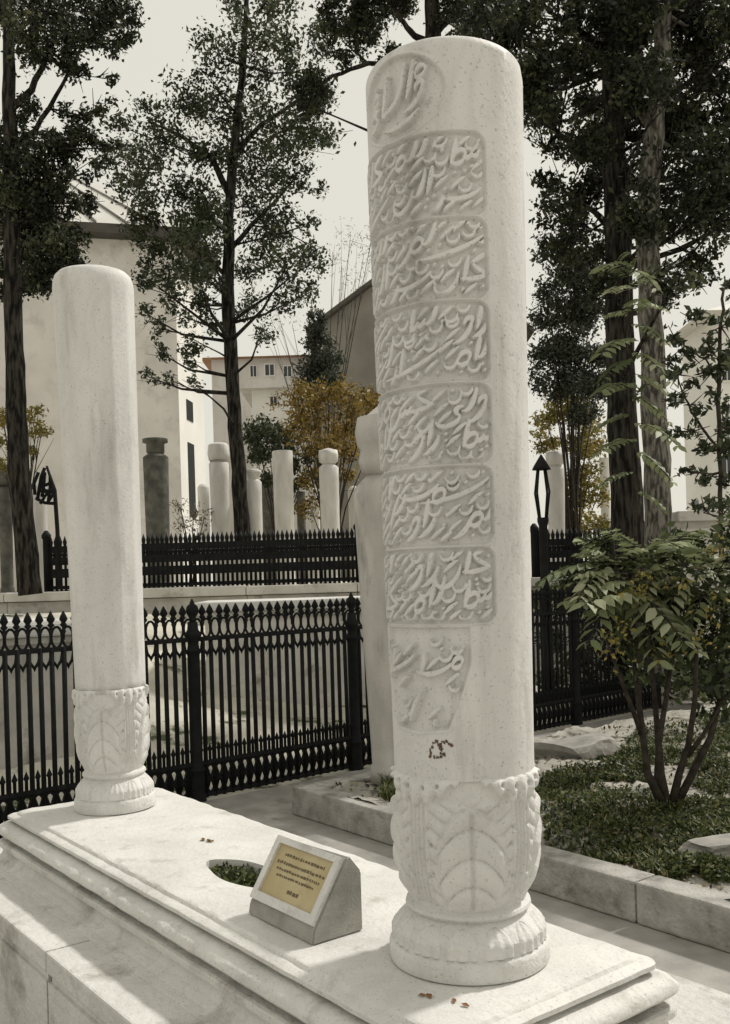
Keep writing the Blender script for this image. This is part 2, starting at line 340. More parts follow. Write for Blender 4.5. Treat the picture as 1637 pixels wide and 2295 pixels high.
# ------------------------------------------------------------------ columns
def bell_r(z):           # radius of the carved bell above the slab (z from slab top)
    return float(np.interp(z, [.135,.17,.22,.28,.34,.40,.44], [.131,.146,.162,.170,.169,.166,.165]))
FOOT = [(.176,.0),(.188,.004),(.190,.012),(.190,.040),(.186,.047),(.180,.051),(.177,.060),(.178,.080),(.170,.090),(.156,.104),(.142,.116),(.138,.121),(.145,.125),(.149,.131),(.147,.138),(.139,.142),(.134,.146)]
def acanthus():
    """a quarter of the carved bell: nested arches of one leaf between the ribs of its neighbours, whose tips curl under the shaft"""
    nz, na = 130, 110
    z = np.linspace(.144,.450,nz)[:,None]; dl = np.linspace(-45,45,na)[None,:]; ad = np.abs(dl)
    r0 = np.interp(z, [.135,.17,.22,.28,.34,.40,.44,.45], [.131,.146,.160,.167,.1665,.1655,.165,.1645])
    sg = lambda x: 1/(1+np.exp(-np.clip(x,-40,40)))
    b = (z-.150)/(.385-.150); bc = np.clip(b,0,1)
    wl = 31*np.sqrt(np.clip(1-bc**2.6,0,1))*(.82+.18*np.sin(bc*2.6))*(1-.07*np.abs(np.sin(bc*11)))
    m1 = sg((wl-ad)/1.1)*sg((1-b)*40)
    fr = lambda p: np.sqrt(np.clip(1-(2*(p-np.floor(p))-1)**2,0,1))
    lobe = fr(3.6*b + 1.25*(ad/31)**2 + .1)
    h = -.006 + m1*(.003 + .0135*lobe*np.clip(b*6,.3,1) - .008*np.exp(-(dl/1.3)**2) + .003*np.exp(-((ad-4.0)/1.6)**2))
    sid = sg((ad-wl-2.0)/.8)*sg((.40-z)/.006)
    h = h + sid*(.0085*fr(6.5*b - .05*(ad-30))*np.clip((37-ad)/5,0,1))
    rib = np.exp(-((ad-36.5)/1.7)**2)+np.exp(-((ad-41)/1.5)**2)+np.exp(-((ad-45)/1.5)**2)
    h = h + .0095*rib*sg((.40-z)/.006)*np.clip((z-.15)/.03,0,1)*(1-m1)
    d45 = 45-ad; zl_ = .392 + .050*(d45/36)**2 - .006*np.cos(d45*.55)
    mt = sg((z-zl_)/.0022)*sg((37-d45)/1.2)
    t = np.clip((z-zl_)/(.450-zl_+1e-6),0,1)
    h = h + mt*(.006+.013*np.sin(math.pi*np.clip(t,0,1))**.6 + .003*np.cos(d45*.55))
    for a0,z0_,sa_,sz_,dp in ((37,.428,1.5,.0045,.016),(25,.434,1.5,.0045,.016),(36,.335,1.1,.005,.013),(33,.30,1.0,.004,.011),(36,.225,1.1,.005,.013),(32,.235,1.0,.004,.011),(14,.437,1.3,.004,.010)):
        h = h - dp*np.exp(-((ad-a0)/sa_)**2-((z-z0_)/sz_)**2)
    edge = np.clip((z-.144)/.012,0,1)*np.clip((.450-z)/.004,0,1); h = h*edge
    r = r0 + h; ph = np.radians(dl)
    me = grid_mesh('acanthus_leaf', np.stack([r*np.cos(ph), r*np.sin(ph), z*np.ones_like(dl)], -1)); me.flip_normals(); return me
LEAF = acanthus()
def petal():
    a = np.linspace(-1,1,14)[None,:]; b = np.linspace(0,1,16)[:,None]
    z = .054+.060*b+0*a; r0 = np.interp(z,[.050,.060,.080,.090,.104,.116],[.180,.1785,.179,.171,.157,.143])
    wd = np.radians(13)*np.sqrt(np.clip(1-b**3,0,1)); h = .0065*(1-np.abs(a)**4)+.0025*np.cos(a*9)-.0035
    ph = a*wd; r = r0+h; return grid_mesh('petal', np.stack([r*np.cos(ph), r*np.sin(ph), z],-1))
PETAL = petal()
def column_base(root, ks, kz):
    f = MB().lathe(FOOT, 72).mesh('foot', 35); o = link('foot', f, M['marble'], root); o.scale = (ks,ks,kz)
    zb = np.linspace(.144,.446,30)
    o = link('bell', MB().lathe([(bell_r(z)-.016, z) for z in zb], 72).mesh('bell'), M['marble'], root); o.scale = (ks,ks,kz)
    for k in range(4):
        o = link('acanthus_leaf', LEAF, M['marble'], root); o.scale = (ks,ks,kz); o.rotation_euler = (0,0,R(231+90*k))
    for k in range(13):
        o = link('petal', PETAL, M['marble'], root); o.scale = (ks,ks,kz); o.rotation_euler = (0,0,2*math.pi*k/13)
# --- big inscribed column
cb = site(.314,.253,.70)
head = empty('column_tombstone', cb, TH, label='tall round marble tombstone carved with script panels on leafy base', cat='tombstone')
column_base(head, 1, 1)
ZT = 2.10
def shaft_r(z): return .1655 + (.186-.1655)*np.clip((z-.42)/(2.04-.42),0,1)**1.1
Z0, Z1 = .50, 2.085      # carved zone
PHC = R(190); PH0, PH1 = PHC-R(84), PHC+R(84)
nphi = 150
def lat(z0, z1, ph0, ph1, nz, na):
    z = np.linspace(z0,z1,nz)[:,None]; ph = np.linspace(ph0,ph1,na)[None,:]; r = shaft_r(z)
    rt = np.where(z>2.07, (np.sqrt(np.clip(1-((z-2.07)/.031)**2,0,1))-1)*.03, 0)
    r = r + rt
    return np.stack([r*np.cos(ph), r*np.sin(ph), z*np.ones_like(ph)], -1)
parts = [lat(.446,Z0,0,2*math.pi,4,97), lat(Z0,Z1,PH1,PH0+2*math.pi,60,60), lat(Z1,ZT,0,2*math.pi,14,97)]
bm = bmesh.new()
for p in parts:
    g = [[bm.verts.new(q) for q in row] for row in p.tolist()]
    for i in range(len(g)-1):
        for j in range(len(g[0])-1): bm.faces.new((g[i][j], g[i][j+1], g[i+1][j+1], g[i+1][j]))
bmesh.ops.remove_doubles(bm, verts=bm.verts[:], dist=.0008)
top = [bm.verts.new((.158*math.cos(2*math.pi*k/96), .158*math.sin(2*math.pi*k/96), ZT-.0005)) for k in range(96)]; bm.faces.new(top)
for f in bm.faces: f.smooth = True
me = bpy.data.meshes.new('shaft'); bm.to_mesh(me); bm.free(); shaft = link('shaft', me, M['marble_shaft'], head)
# --- calligraphy as real relief: strokes with thick and thin, two rising lines in each panel
def bez(p, n=26):
    p = np.array(p, float)
    t = np.linspace(0,1,n)[:,None]
    if len(p)==3: return (1-t)**2*p[0]+2*t*(1-t)*p[1]+t*t*p[2]
    return (1-t)**3*p[0]+3*t*(1-t)**2*p[1]+3*t*t*(1-t)*p[2]+t**3*p[3]
LET = {   # letters drawn in units of the nib-height; advance to the LEFT
 'bowl': ([[(0,.5),(.1,-.7),(-1.2,-.8),(-1.25,.35)]], 1.35),
 'sweep':([[(0,.25),(-.5,-.35),(-1.7,-.2),(-2.3,.25)]], 2.3),
 'alif': ([[(0,1.35),(.05,.6),(-.02,-.05)]], .42),
 'lam':  ([[(0,1.5),(.05,.5),(-.1,-.1),(-.55,.12)]], .62),
 'tooth':([[(0,.4),(-.1,-.05),(-.35,.02),(-.4,.36)],[(-.4,.36),(-.5,-.05),(-.75,.0),(-.8,.3)]], .85),
 'he':   ([[(0,.1),(.1,.7),(-.7,.75),(-.62,.1)],[(-.62,.1),(-.5,-.25),(-.1,-.2),(0,.1)]], .75),
 'waw':  ([[(-.05,.25),(.15,.75),(-.5,.7),(-.4,.3)],[(-.05,.35),(.05,-.2),(-.4,-.6),(-.8,-.6)]], .8),
 're':   ([[(0,.3),(.02,-.2),(-.35,-.55),(-.75,-.55)]], .6),
 'kesh': ([[(.2,.5),(-.6,-.15),(-2.2,-.25),(-3.4,.1)]], 2.4),
 'dia':  ([[(.3,1.7),(-.1,1.0),(-.3,.5),(-.35,-.1)]], .5),
 'kaf':  ([[(.1,1.5),(-.5,1.15),(-.9,.95),(-1.1,.9)],[(-1.1,.9),(-.7,.4),(-.2,.2),(0,.05)],[(0,.05),(-.5,-.1),(-1.0,-.05),(-1.5,.1)]], 1.5),
 'ye':   ([[(0,.4),(-.5,.5),(-.5,.1),(-.1,-.1)],[(-.1,-.1),(0,-.7),(-1.3,-.7),(-1.5,-.1)]], 1.4),
}
WORDS = [['lam','alif','he'],['alif','lam','bowl'],['dia','alif','sweep'],['lam','tooth','alif'],['kaf','lam','re'],['kesh','alif','bowl'],['dia','kesh'],['kesh','re','tooth'],['lam','kesh'],['alif','kesh','he'],['kaf','alif','bowl'],['lam','he','re'],['alif','tooth','sweep'],['waw','lam','ye'],['tooth','he','alif'],['sweep','re'],['kaf','tooth','bowl'],['lam','lam','he'],['re','alif','waw'],['he','sweep','alif']]
def panel_field(k, z0, z1, kind):
    nz = max(60, int((z1-z0)/.0018)); na = 290
    z = np.linspace(z0,z1,nz); ph = np.linspace(PH0,PH1,na); rm = float(shaft_r((z0+z1)/2)); s = (ph-PHC)*rm
    SS, ZZ = np.meshgrid(s, z); h = np.zeros_like(SS)
    zc, hh = (z0+z1)/2, (z1-z0)/2; hw = R(65)*rm
    def sd_round(x, y, a, b, r):
        qx, qy = np.abs(x)-a+r, np.abs(y)-b+r
        return np.hypot(np.maximum(qx,0),np.maximum(qy,0)) + np.minimum(np.maximum(qx,qy),0) - r
    if kind == 'rect': d = sd_round(SS, ZZ-zc, hw, hh-.0042, .026)
    elif kind == 'arch':
        aw = R(37)*rm; zm = (z0+z1)/2-.006; hm = (z1-z0)/2-.012
        d = (np.hypot(SS/aw, (ZZ-zm)/hm)-1)*hm*.95
    else:
        t = np.clip((ZZ-z0)/(z1-z0),0,1); aw = R(44)*rm*(.42+.58*np.clip((t-.12)/.6,0,1)**.7)
        d = np.maximum(np.abs(SS)-aw, np.maximum(ZZ-(z1-.0065), (z0+.055+.10*np.abs(SS))-ZZ))
    rec = .0115*(1/(1+np.exp(np.clip(d/.0011,-40,40))))
    lip = .0030*np.exp(-((d-.0042)/.0026)**2)
    ink = np.zeros_like(SS)
    rs = np.random.default_rng(100+k)
    ang = R(13); ca, sa = math.cos(ang), math.sin(ang)
    u = {'rect':.0405,'arch':.036,'tail':.034}[kind]
    def stroke(pts, wd):
        m_ = len(pts)
        for i,(x,y) in enumerate(pts):
            t = i/(m_-1); wl = wd*(.50+.60*math.sin(math.pi*min(1,t*1.05))**.8)
            i0, i1 = np.searchsorted(z, [y-wl*1.6, y+wl*1.6]); j0, j1 = np.searchsorted(s, [x-wl*1.6, x+wl*1.6])
            if i1<=i0 or j1<=j0: continue
            q = np.hypot(SS[i0:i1,j0:j1]-x, ZZ[i0:i1,j0:j1]-y)/wl
            np.maximum(ink[i0:i1,j0:j1], np.clip((1.25-q)*4.2,0,1), out=ink[i0:i1,j0:j1])
    def letter(lt, x, y, k_=1.0, nib=.0053):
        for st in LET[lt][0]:
            pts = bez(st, 34)*u*k_; gx, gy = pts[:,0]*ca - pts[:,1]*sa*.15 + pts[:,1]*.25, pts[:,0]*sa + pts[:,1]*ca
            stroke(np.stack([x+gx, y+gy],1), nib)
    def word(wd_, x, y):
        lx = 0
        for lt in wd_:
            letter(lt, x+lx*u*ca, y+lx*u*sa, rs.uniform(.95,1.1)); lx -= LET[lt][1]*.93
    if kind == 'arch':          # the heading, read from right to left: he-waw, alif-lam, be-alif, qaf-ye
        letter('he', .078, zc+.030, 1.0, .005); letter('waw', .070, zc-.012, 1.25, .0054)
        letter('alif', .036, zc-.014, 1.7, .0054); letter('lam', .012, zc-.026, 1.65, .0054); letter('tooth', -.008, zc-.032, 1.0, .005)
        letter('alif', -.036, zc-.034, 1.6, .0054); letter('waw', -.052, zc+.000, 1.0, .005); letter('ye', -.050, zc-.028, 1.0, .0054); letter('sweep', .060, zc-.056, 1.2, .0054)
        for q in ((.058,.052),(.066,.048),(.004,-.066),(-.022,.046),(-.058,.034),(.082,-.030)): stroke(np.array([[q[0],zc+q[1]],[q[0]+.003,zc+q[1]+.003]]), .006)
    else:
        x = (hw if kind=='rect' else R(40)*rm) - .010
        wi = int(rs.integers(0,len(WORDS)))
        while x > -hw-.02:
            for row in (0,1):
                wi += int(rs.integers(1,5)); word(WORDS[wi % len(WORDS)], x+rs.uniform(-.01,.01), zc+(.42,-.42)[row]*hh+rs.uniform(-.006,.006))
            x -= .120
        # fill the voids with small strokes, dots and vowel marks, as the carver did
        def blur(a, n_):
            c = np.cumsum(np.cumsum(np.pad(a,((n_,n_),(n_,n_)),mode='edge'),0),1); return (c[2*n_:,2*n_:]-c[:-2*n_,2*n_:]-c[2*n_:,:-2*n_]+c[:-2*n_,:-2*n_])/(4*n_*n_)
        for it in range(60 if kind=='rect' else 16):
            bl = blur(ink, 6) + 9*(d > -.014)
            iy, ix = np.unravel_index(np.argmin(bl), bl.shape)
            if bl[iy,ix] > .10: break
            xx, yy = SS[iy,ix], ZZ[iy,ix]
            if it % 3 == 0: stroke(bez([(xx+.017,yy+.014),(xx,yy+.004),(xx-.014,yy-.012)],18), .0042)
            elif it % 3 == 1: stroke(bez([(xx+.014,yy+.010),(xx+.010,yy-.014),(xx-.014,yy-.012),(xx-.014,yy+.004)],22), .0040)
            else: stroke(np.array([[xx,yy],[xx+.003,yy+.003]]), .0060)
    ink = ink*(1/(1+np.exp(np.clip((d+.006)/.0015,-40,40))))
    h = -rec + lip + .0165*ink
    edge = np.minimum(1, np.minimum(np.arange(na), np.arange(na)[::-1])/5.0)[None,:]
    h = h*edge
    if kind in ('arch',): h[-1] = 0
    if kind == 'tail': h[0] = 0
    r = shaft_r(z)[:,None]; r = r + np.where(z>2.07,(np.sqrt(np.clip(1-((z-2.07)/.031)**2,0,1))-1)*.03,0)[:,None] + h
    return np.stack([r*np.cos(ph)[None,:], r*np.sin(ph)[None,:], ZZ], -1)
zl = [Z0,.794,.968,1.148,1.33,1.512,1.695,1.882,Z1]
for k in range(8):
    kind = 'tail' if k==0 else ('arch' if k==7 else 'rect')
    me = grid_mesh('inscription_panel', panel_field(k, zl[k], zl[k+1], kind)); me.flip_normals()
    link('inscription_panel', me, M['marble_shaft'], head)
# rusty ring mark below the inscription
mb = MB()
for k in range(46):          # crusty rust spots along two loops
    if k < 26: t = k/26*6.28; a = .014*math.cos(t); b = .019*math.sin(t)
    else: t = .4+(k-26)/20*4.2; a = .026+.014*math.cos(t); b = .006+.015*math.sin(t)
    a += random.gauss(0,.002); b += random.gauss(0,.002); q = random.uniform(.0018,.0045)
    pts = []
    for m_ in range(7):
        al = 2*math.pi*m_/7; aa = a+q*math.cos(al)*random.uniform(.6,1.2); bb = b+q*math.sin(al)*random.uniform(.6,1.2)
        rr = float(shaft_r(.515+bb))+.0006+.00003*k; ph = R(205)+aa/rr; pts.append((rr*math.cos(ph), rr*math.sin(ph), .515+bb))
    mb.add(pts, [tuple(range(7))])
mb.build('rust_stain', M['rust'], head)
# --- plain column
fb = site(.313,2.337,.70)
foot = empty('column_tombstone', fb, TH, label='plain round marble tombstone without script at the tomb corner by the fence', cat='tombstone')
foot.rotation_euler = (0, R(-.8), TH)
column_base(foot, .855, 1.1)
zz = list(np.linspace(.478, 2.115, 40)); pr = [(.1415+(.161-.1415)*((z-.478)/1.6)**1.1, z) for z in zz]
rt = pr[-1][0]
pr += [(rt-.003,2.142),(rt-.010,2.165),(rt-.024,2.179),(rt-.05,2.185),(.02,2.189)]
fm = MB().lathe(pr, 96)
for q,(x_,y_,z_) in enumerate(fm.v):
    a_ = math.atan2(y_,x_) % (math.pi/6) - math.pi/12; k_ = 1+.75*(math.cos(math.pi/12)/math.cos(a_)-1)
    k_ = k_ + (1-k_)*min(1,max(0,(z_-2.06)/.06)); fm.v[q] = (x_*k_,y_*k_,z_)
fm.build('shaft', M['marble_shaft'], foot)

# ------------------------------------------------------------------ plaque stone on the slab
ps = empty('plaque_stone', site(.06,.545,.70), TH, label='small wedge of pale stone holding a tan plaque on the tomb slab', cat='plaque')
bm = bmesh.new()
sec = [(0,0),(.006,.034),(.112,.196),(.122,.197),(.158,.152),(.158,0)]
va = [bm.verts.new((x, 0, z+.001)) for x,z in sec]; vb = [bm.verts.new((x, .31, (z*.95)+.001)) for x,z in sec]
bm.faces.new(va); bm.faces.new(vb[::-1])
for i in range(6): bm.faces.new((va[i], vb[i], vb[(i+1)%6], va[(i+1)%6]))
bmesh.ops.recalc_face_normals(bm, faces=bm.faces[:])
bmesh.ops.bevel(bm, geom=[e for e in bm.edges], offset=.004, segments=2, affect='EDGES')
MB().addbm(bm).build('wedge', M['plaque_stone'], ps)
# sloped frame coordinates
o0 = Vector((.006,0,.035)); dy = Vector((0,1,0)); dz = Vector((.106,0,.162)).normalized(); dn = Vector((-dz.z,0,dz.x))
SLEN = Vector((.106,0,.162)).length
def slope(a, b, n): return o0 + dy*a + dz*b + dn*n
def sbox(mb, a0, b0, a1, b1, n0, n1):
    vs = [slope(a,b,n) for n in (n0,n1) for b in (b0,b1) for a in (a0,a1)]
    mb.add(vs, [(0,2,3,1),(4,5,7,6),(0,1,5,4),(2,6,7,3),(0,4,6,2),(1,3,7,5)])
for q in ((.006,.010,.304,.034),(.006,SLEN-.022,.304,SLEN-.004),(.006,.034,.028,SLEN-.022),(.282,.034,.304,SLEN-.022)):
    mb = MB(); sbox(mb, *q, -.004, .011); mb.build('frame_bar', M['marble'], ps)
mb = MB(); sbox(mb, .028,.034,.282,SLEN-.022,-.004,.003); pl = mb.build('plaque', M['plaque'], ps)
for bb, lo, hi, hgt in ((.148,.06,.24,.009),(.126,.045,.265,.009),(.108,.055,.25,.008),(.092,.07,.235,.007),(.060,.115,.165,.012)):
    mb = MB(); a = lo
    while a < hi:
        wd = random.uniform(.004,.013)
        sbox(mb, a, bb-hgt*random.uniform(.3,.5), a+wd, bb+hgt*random.uniform(.25,.5), .0032, .0038); a += wd+random.uniform(.002,.005)
    mb.build('text_line', M['ink'], pl)
# ------------------------------------------------------------------ plants in the hollow, leaves on the slab
t = empty('small_plant', site(HC[0],HC[1],.64), TH, label='low green plants growing in the oval hollow of the tomb slab', cat='plant')
n = 900; a = rng.uniform(0,2*math.pi,n); rr = np.sqrt(rng.uniform(0,.92,n))
C = np.stack([HB*rr*np.cos(a), HA*rr*np.sin(a), rng.uniform(.0,.05,n)],1)
link('leaves', leaf_mesh('leaves', C, .020, rng.uniform(0,1,n)*.8, .5), M['leaf_grass'], t)
def dry_leaf(p, s, lab, rz=0):
    bm = bmesh.new(); bmesh.ops.create_grid(bm, x_segments=6, y_segments=6, size=1)
    for v in bm.verts:
        x, y = v.co.x, v.co.y; wdt = (1-y*y)**.8*(.55+.08*math.sin(9*y)); v.co = Vector((x*wdt*s, y*s, s*(.18*x*x+.12*math.sin(3*y+x)+.10)))
    for f in bm.faces: f.smooth = True
    o = MB().addbm(bm, True).build('dry_leaf', M['dead_leaf'], None, p, label=lab, cat='leaf', group='dry leaves on the tomb'); o.rotation_euler = (0,0,rz)
for q_,(px,py,z,s) in enumerate(((452,1868,.7,.016),(468,1871,.7,.018),(940,2214,.7,.010),(1010,2226,.7,.009),(955,2216,.7,.011),(1035,2236,.7,.010))):
    dry_leaf(atZ(px*K,py*K,z+.001), s, 'brown dry leaf lying on the slab near the oval planting hollow' if q_ < 2 else 'tiny dry leaf lying in front of the foot of the inscribed column', random.uniform(0,6))

# ================================================================== KERB AND BED
kerb = empty('stone_kerb', site(2.33,0), TH, label='low grey stone kerb of long blocks edging the planting bed', cat='kerb')
for a, b in zip([-6,-4.6,-3.1,-1.45,-.1,1.293,2.72], [-4.6,-3.1,-1.45,-.1,1.293,2.72,4.13]):
    mb = MB(); mb.box(random.uniform(-.006,.006), a+.004, .008, .16, b-.004, .200+random.uniform(-.006,.006), .012); mb.build('kerb_block', M['kerb'], kerb)
for a, b in zip([.16,1.7,3.2,4.8],[1.7,3.2,4.8,6.6]):
    mb = MB(); mb.box(a+.004, 3.97, .008, b-.004, 4.13, .198+random.uniform(-.006,.006), .012); mb.build('kerb_block', M['kerb'], kerb)
def rock(px, py, z, sx, sy, sz, lab, flat=False, rz=0.0, m='rock'):
    p = atZ(px*K, py*K, z); bm = bmesh.new(); bmesh.ops.create_icosphere(bm, subdivisions=3, radius=1)
    ph = random.uniform(0,9)
    for v in bm.verts:
        c = v.co; k = 1+.16*math.sin(3*c.x+ph)*math.cos(2.6*c.y+ph)+.10*math.sin(5*c.z+2*c.x+ph)+random.uniform(-.03,.03)
        c = Vector((max(-.72,min(.72,c.x)), max(-.72,min(.72,c.y)), max(-.6,min(.6,c.z))))*k
        v.co = Vector((c.x*sx*1.3, c.y*sy*1.3, c.z*sz*1.5+sz*.5))
    o = MB().addbm(bm).build('rock', M[m], None, p, label=lab, cat='rock'); o.rotation_euler = (0,0,rz)
rock(1290,1690,.2,.30,.22,.12,'large broken grey stone slab lying by the iron fence', rz=.7)
rock(1600,1900,.2,.16,.10,.05,'flat grey stone at the edge of the grass near the kerb', rz=.4)
# grass on the bed: nobody could count it
def grass(name, lab, regions, n, hmin, hmax):
    Vs = []; hu = []
    for k in range(n):
        px, py, rx, ry = regions[random.randrange(len(regions))]
        t = random.uniform(0,6.28); q = math.sqrt(random.random())
        p = atZ((px+rx*q*math.cos(t))*K, (py+ry*q*math.sin(t))*K, .2)
        sx_, sy_ = tosite(p)
        if sx_ < 2.5: continue
        z = float(bed_z(sx_, sy_))-.01
        h = random.uniform(hmin,hmax); a = random.uniform(0,6.28); le = h*random.uniform(.2,.9); wd = random.uniform(.003,.008)
        d = Vector((math.cos(a),math.sin(a),0)); s_ = Vector((-d.y,d.x,0))*wd; b = Vector((p.x,p.y,z))
        m_ = b+d*le*.35+Vector((0,0,h*.65)); tp = b+d*le+Vector((0,0,h*.9))
        Vs += [b-s_, b+s_, m_+s_*.7, m_-s_*.7, m_-s_*.7, m_+s_*.7, tp+s_*.1, tp-s_*.1]; hu += [random.random()]*8
    me = bpy.data.meshes.new(name); V = np.array([v[:] for v in Vs]); raw(me, V, np.arange(len(V)).reshape(-1,4))
    at = me.attributes.new('hue','FLOAT','POINT'); at.data.foreach_set('value', np.array(hu, dtype=np.float32))
    link(name, me, M['leaf_grass'], None, label=lab, cat='grass', kind='stuff')
GR = [(1280,1790,90,50),(1330,1850,120,45),(1460,1860,150,50),(1400,1800,120,40),(1560,1880,90,45),(1600,1740,60,30),(1500,1920,80,25),(1250,1750,60,30),(1540,1820,90,40),(1620,1830,60,40),(1460,1690,50,22),(1560,1700,60,22),(1620,1660,40,30),(1390,1730,60,18),(1300,1735,80,16),(1480,1650,90,25),(1600,1620,50,25),(1350,1690,60,14),(1600,1930,50,22),(1400,1890,90,20)]
grass('grass', 'dark green grass and weeds growing in the planting bed', GR, 5000, .03, .085)
C = []
for k in range(27000):
    px, py, rx, ry = random.choice(GR); t = random.uniform(0,6.28); q = math.sqrt(random.random())
    p = atZ((px+rx*q*math.cos(t))*K, (py+ry*q*math.sin(t))*K, .2); a_, b_ = tosite(p)
    if a_ < 2.52: continue
    hgt = .5+.5*math.sin(a_*11)*math.sin(b_*9)
    C.append((p.x,p.y,float(bed_z(a_,b_))+random.uniform(.0,.055)*(.3+hgt)))
C = np.array(C)
link('ground_cover', leaf_mesh('ground_cover', C, .026, rng.uniform(0,1,len(C))**1.6, .6, flat=1.2), M['leaf_grass'], None, label='low dark leafy ground cover spreading round the shrub stems', cat='ground cover', kind='stuff')
grass('grass', 'pale tuft of grass between the kerb end and the inscribed column', [(868,1760,22,26)], 500, .05, .15)

C = []
for k in range(5200):
    a_, b_ = random.uniform(2.5,6.5), random.uniform(-.5,4.0)
    if math.sin(a_*2.3+1)*math.sin(b_*1.9)+random.gauss(0,.5) < .15: continue
    p = site(a_,b_); C.append((p.x,p.y,float(bed_z(a_,b_))+.012))
C = np.array(C); link('leaf_litter', leaf_mesh('leaf_litter', C, .032, rng.uniform(0,1,len(C))**2, .6, flat=2.5), M['leaf_litter'], None, label='brown dead leaves littering the pale soil of the planting bed', cat='leaf litter', kind='stuff')
# ================================================================== IRON FENCES
BAR = MB().tube([(0,0,.02),(0,0,1.215)], .0165, 6).mesh('bar')
SPEAR = MB().lathe([(.009,1.26),(.010,1.30),(.018,1.32),(.010,1.335),(.010,1.345),(.026,1.362),(.016,1.374),(.016,1.380),(.030,1.398),(.020,1.424),(.003,1.455)], 8).mesh('spearhead')
def torus_mesh(name, rx, rz, r, n=12):
    pts = [(rx*math.cos(2*math.pi*k/n), 0, rz*math.sin(2*math.pi*k/n)) for k in range(n+1)]
    return MB().tube(pts, r, 5, cap=False).mesh(name)
LOOP = torus_mesh('loop', .0375, .070, .0095, 14)
RING = torus_mesh('ring', .034, .050, .0125, 10)
DROP = MB().tube([(-.040,0,0),(-.030,0,-.06),(0,0,-.10),(.030,0,-.06),(.040,0,0)], [.011,.012,.014,.012,.011], 5).add(*[[(0,0,-.125),(.012,0,-.10),(0,.010,-.10),(-.012,0,-.10),(0,-.010,-.10),(0,0,-.085)],[(0,1,2),(0,2,3),(0,3,4),(0,4,1),(5,2,1),(5,3,2),(5,4,3),(5,1,4)]]).mesh('drop')
LATT = MB().tube([(-.037,0,.055),(0,0,.16),(.037,0,.265)],.0085,4).tube([(.037,0,.055),(0,0,.16),(-.037,0,.265)],.0085,4).mesh('lattice')
SPIKE = MB().lathe([(.012,0),(.012,.07),(.021,.085),(.002,.13)], 6).mesh('spike')
POST = MB().lathe([(.064,.0),(.066,.03),(.056,.06),(.056,.22),(.062,.235),(.050,.25),(.046,.30),(.046,1.08),(.050,1.10),(.054,1.115),(.046,1.13),(.040,1.16),(.044,1.20),(.056,1.215),(.056,1.25),(.042,1.27),(.036,1.33)], 16).mesh('post', 40)
BALL = MB().lathe([(.022,1.33),(.030,1.345),(.024,1.36),(.040,1.385),(.048,1.415),(.040,1.445),(.020,1.462),(.016,1.475),(.004,1.50)], 14).mesh('finial')
fo = atZ(444,1797,0)
FR = TH + .068
fence = empty('iron_fence', fo, FR, label='black cast iron fence with spearheads, loops and posts behind the marble tomb', cat='fence')
PITCH, NB = 1.55, 19
for sec in range(-2, 4):
    x0 = sec*PITCH
    p = link('post', POST, M['iron'], fence, (x0,0,0)); link('finial', BALL, M['iron'], p)
    for z, t in ((.045,.020),(.285,.020),(1.205,.022)):
        mb = MB(); mb.box(x0+.035,-.014,z-t,x0+PITCH-.035,.014,z+t*.5,.004); mb.build('rail', M['iron'], fence)
    sp = PITCH/(NB+1)
    for i in range(NB+1):
        xg = x0+(i+.5)*sp
        link('loop', LOOP, M['iron'], fence, (xg,0,1.280))
        link('drop', DROP, M['iron'], fence, (xg,0,1.185))
        link('spike', SPIKE, M['iron'], fence, (xg,0,.290))
        link('lattice', LATT, M['iron'], fence, (xg,-.004,0))
        link('ring', RING, M['iron'], fence, (xg,.004,.105))
        link('ring', RING, M['iron'], fence, (xg,.004,.212))
        if i:
            b = link('bar', BAR, M['iron'], fence, (x0+i*sp,0,0)); b.rotation_euler = (random.gauss(0,.003),random.gauss(0,.004),0); link('spearhead', SPEAR, M['iron'], b)
link('post', POST, M['iron'], fence, (4*PITCH,0,0))
# distant fence on the terrace edge
TY = 12.6; TZ = 1.57
BAR2 = MB().tube([(0,0,0),(0,0,.60),(0,0,.66),(0,0,.74)], [.019,.019,.030,.002], 5).mesh('bar')
def far_fence(x0, x1, lab, y=TY+.25, zb=TZ, sp=.062):
    r = empty('iron_fence', (x0,y,zb), 0, label=lab, cat='fence')
    n = int((x1-x0)/sp)
    for z,t in ((.05,.025),(.24,.06),(.40,.05),(.56,.045)):
        mb = MB(); mb.box(0,-.015,z-t,x1-x0,.015,z+t); mb.build('rail', M['iron'], r)
    for i in range(n+1): link('bar', BAR2, M['iron'], r, (i*sp,0,0))
    for i in range(n):
        link('short_bar', SPIKE, M['iron'], r, (i*sp+sp/2,0,.40))
    for x in (0, x1-x0):
        mb = MB(); mb.lathe([(.05,0),(.05,.7),(.065,.72),(.065,.76),(.02,.82)],10,cx=x); mb.build('post', M['iron'], r)
far_fence(-4.25, S(797,1200,TY).x, 'low black iron fence on the terrace edge among the gravestones')
far_fence(S(1196,1200,TY).x, S(1420,1200,TY).x, 'low black iron fence on the terrace edge under the big right-hand trees', zb=TZ-.1)
tw = empty('terrace_wall', (0,TY,0), 0, label='pale stone terrace wall with a projecting coping behind the iron fence', cat='wall')
xsw = [-9,-6.6,-4.7,-3.1,-1.55,-.1,1.5,3.0,4.6,6.5]
for a,b in zip(xsw[:-1],xsw[1:]):
    mb = MB(); mb.box(a+.004,-.02,.2,b-.004,.55,TZ-.13); mb.build('wall_block', M['terrace'], tw)
    mb = MB(); mb.box(a+.003,-.14,TZ-.12,b-.003,.70,TZ+random.uniform(-.008,.008),.015); mb.build('coping_stone', M['terrace'], tw)
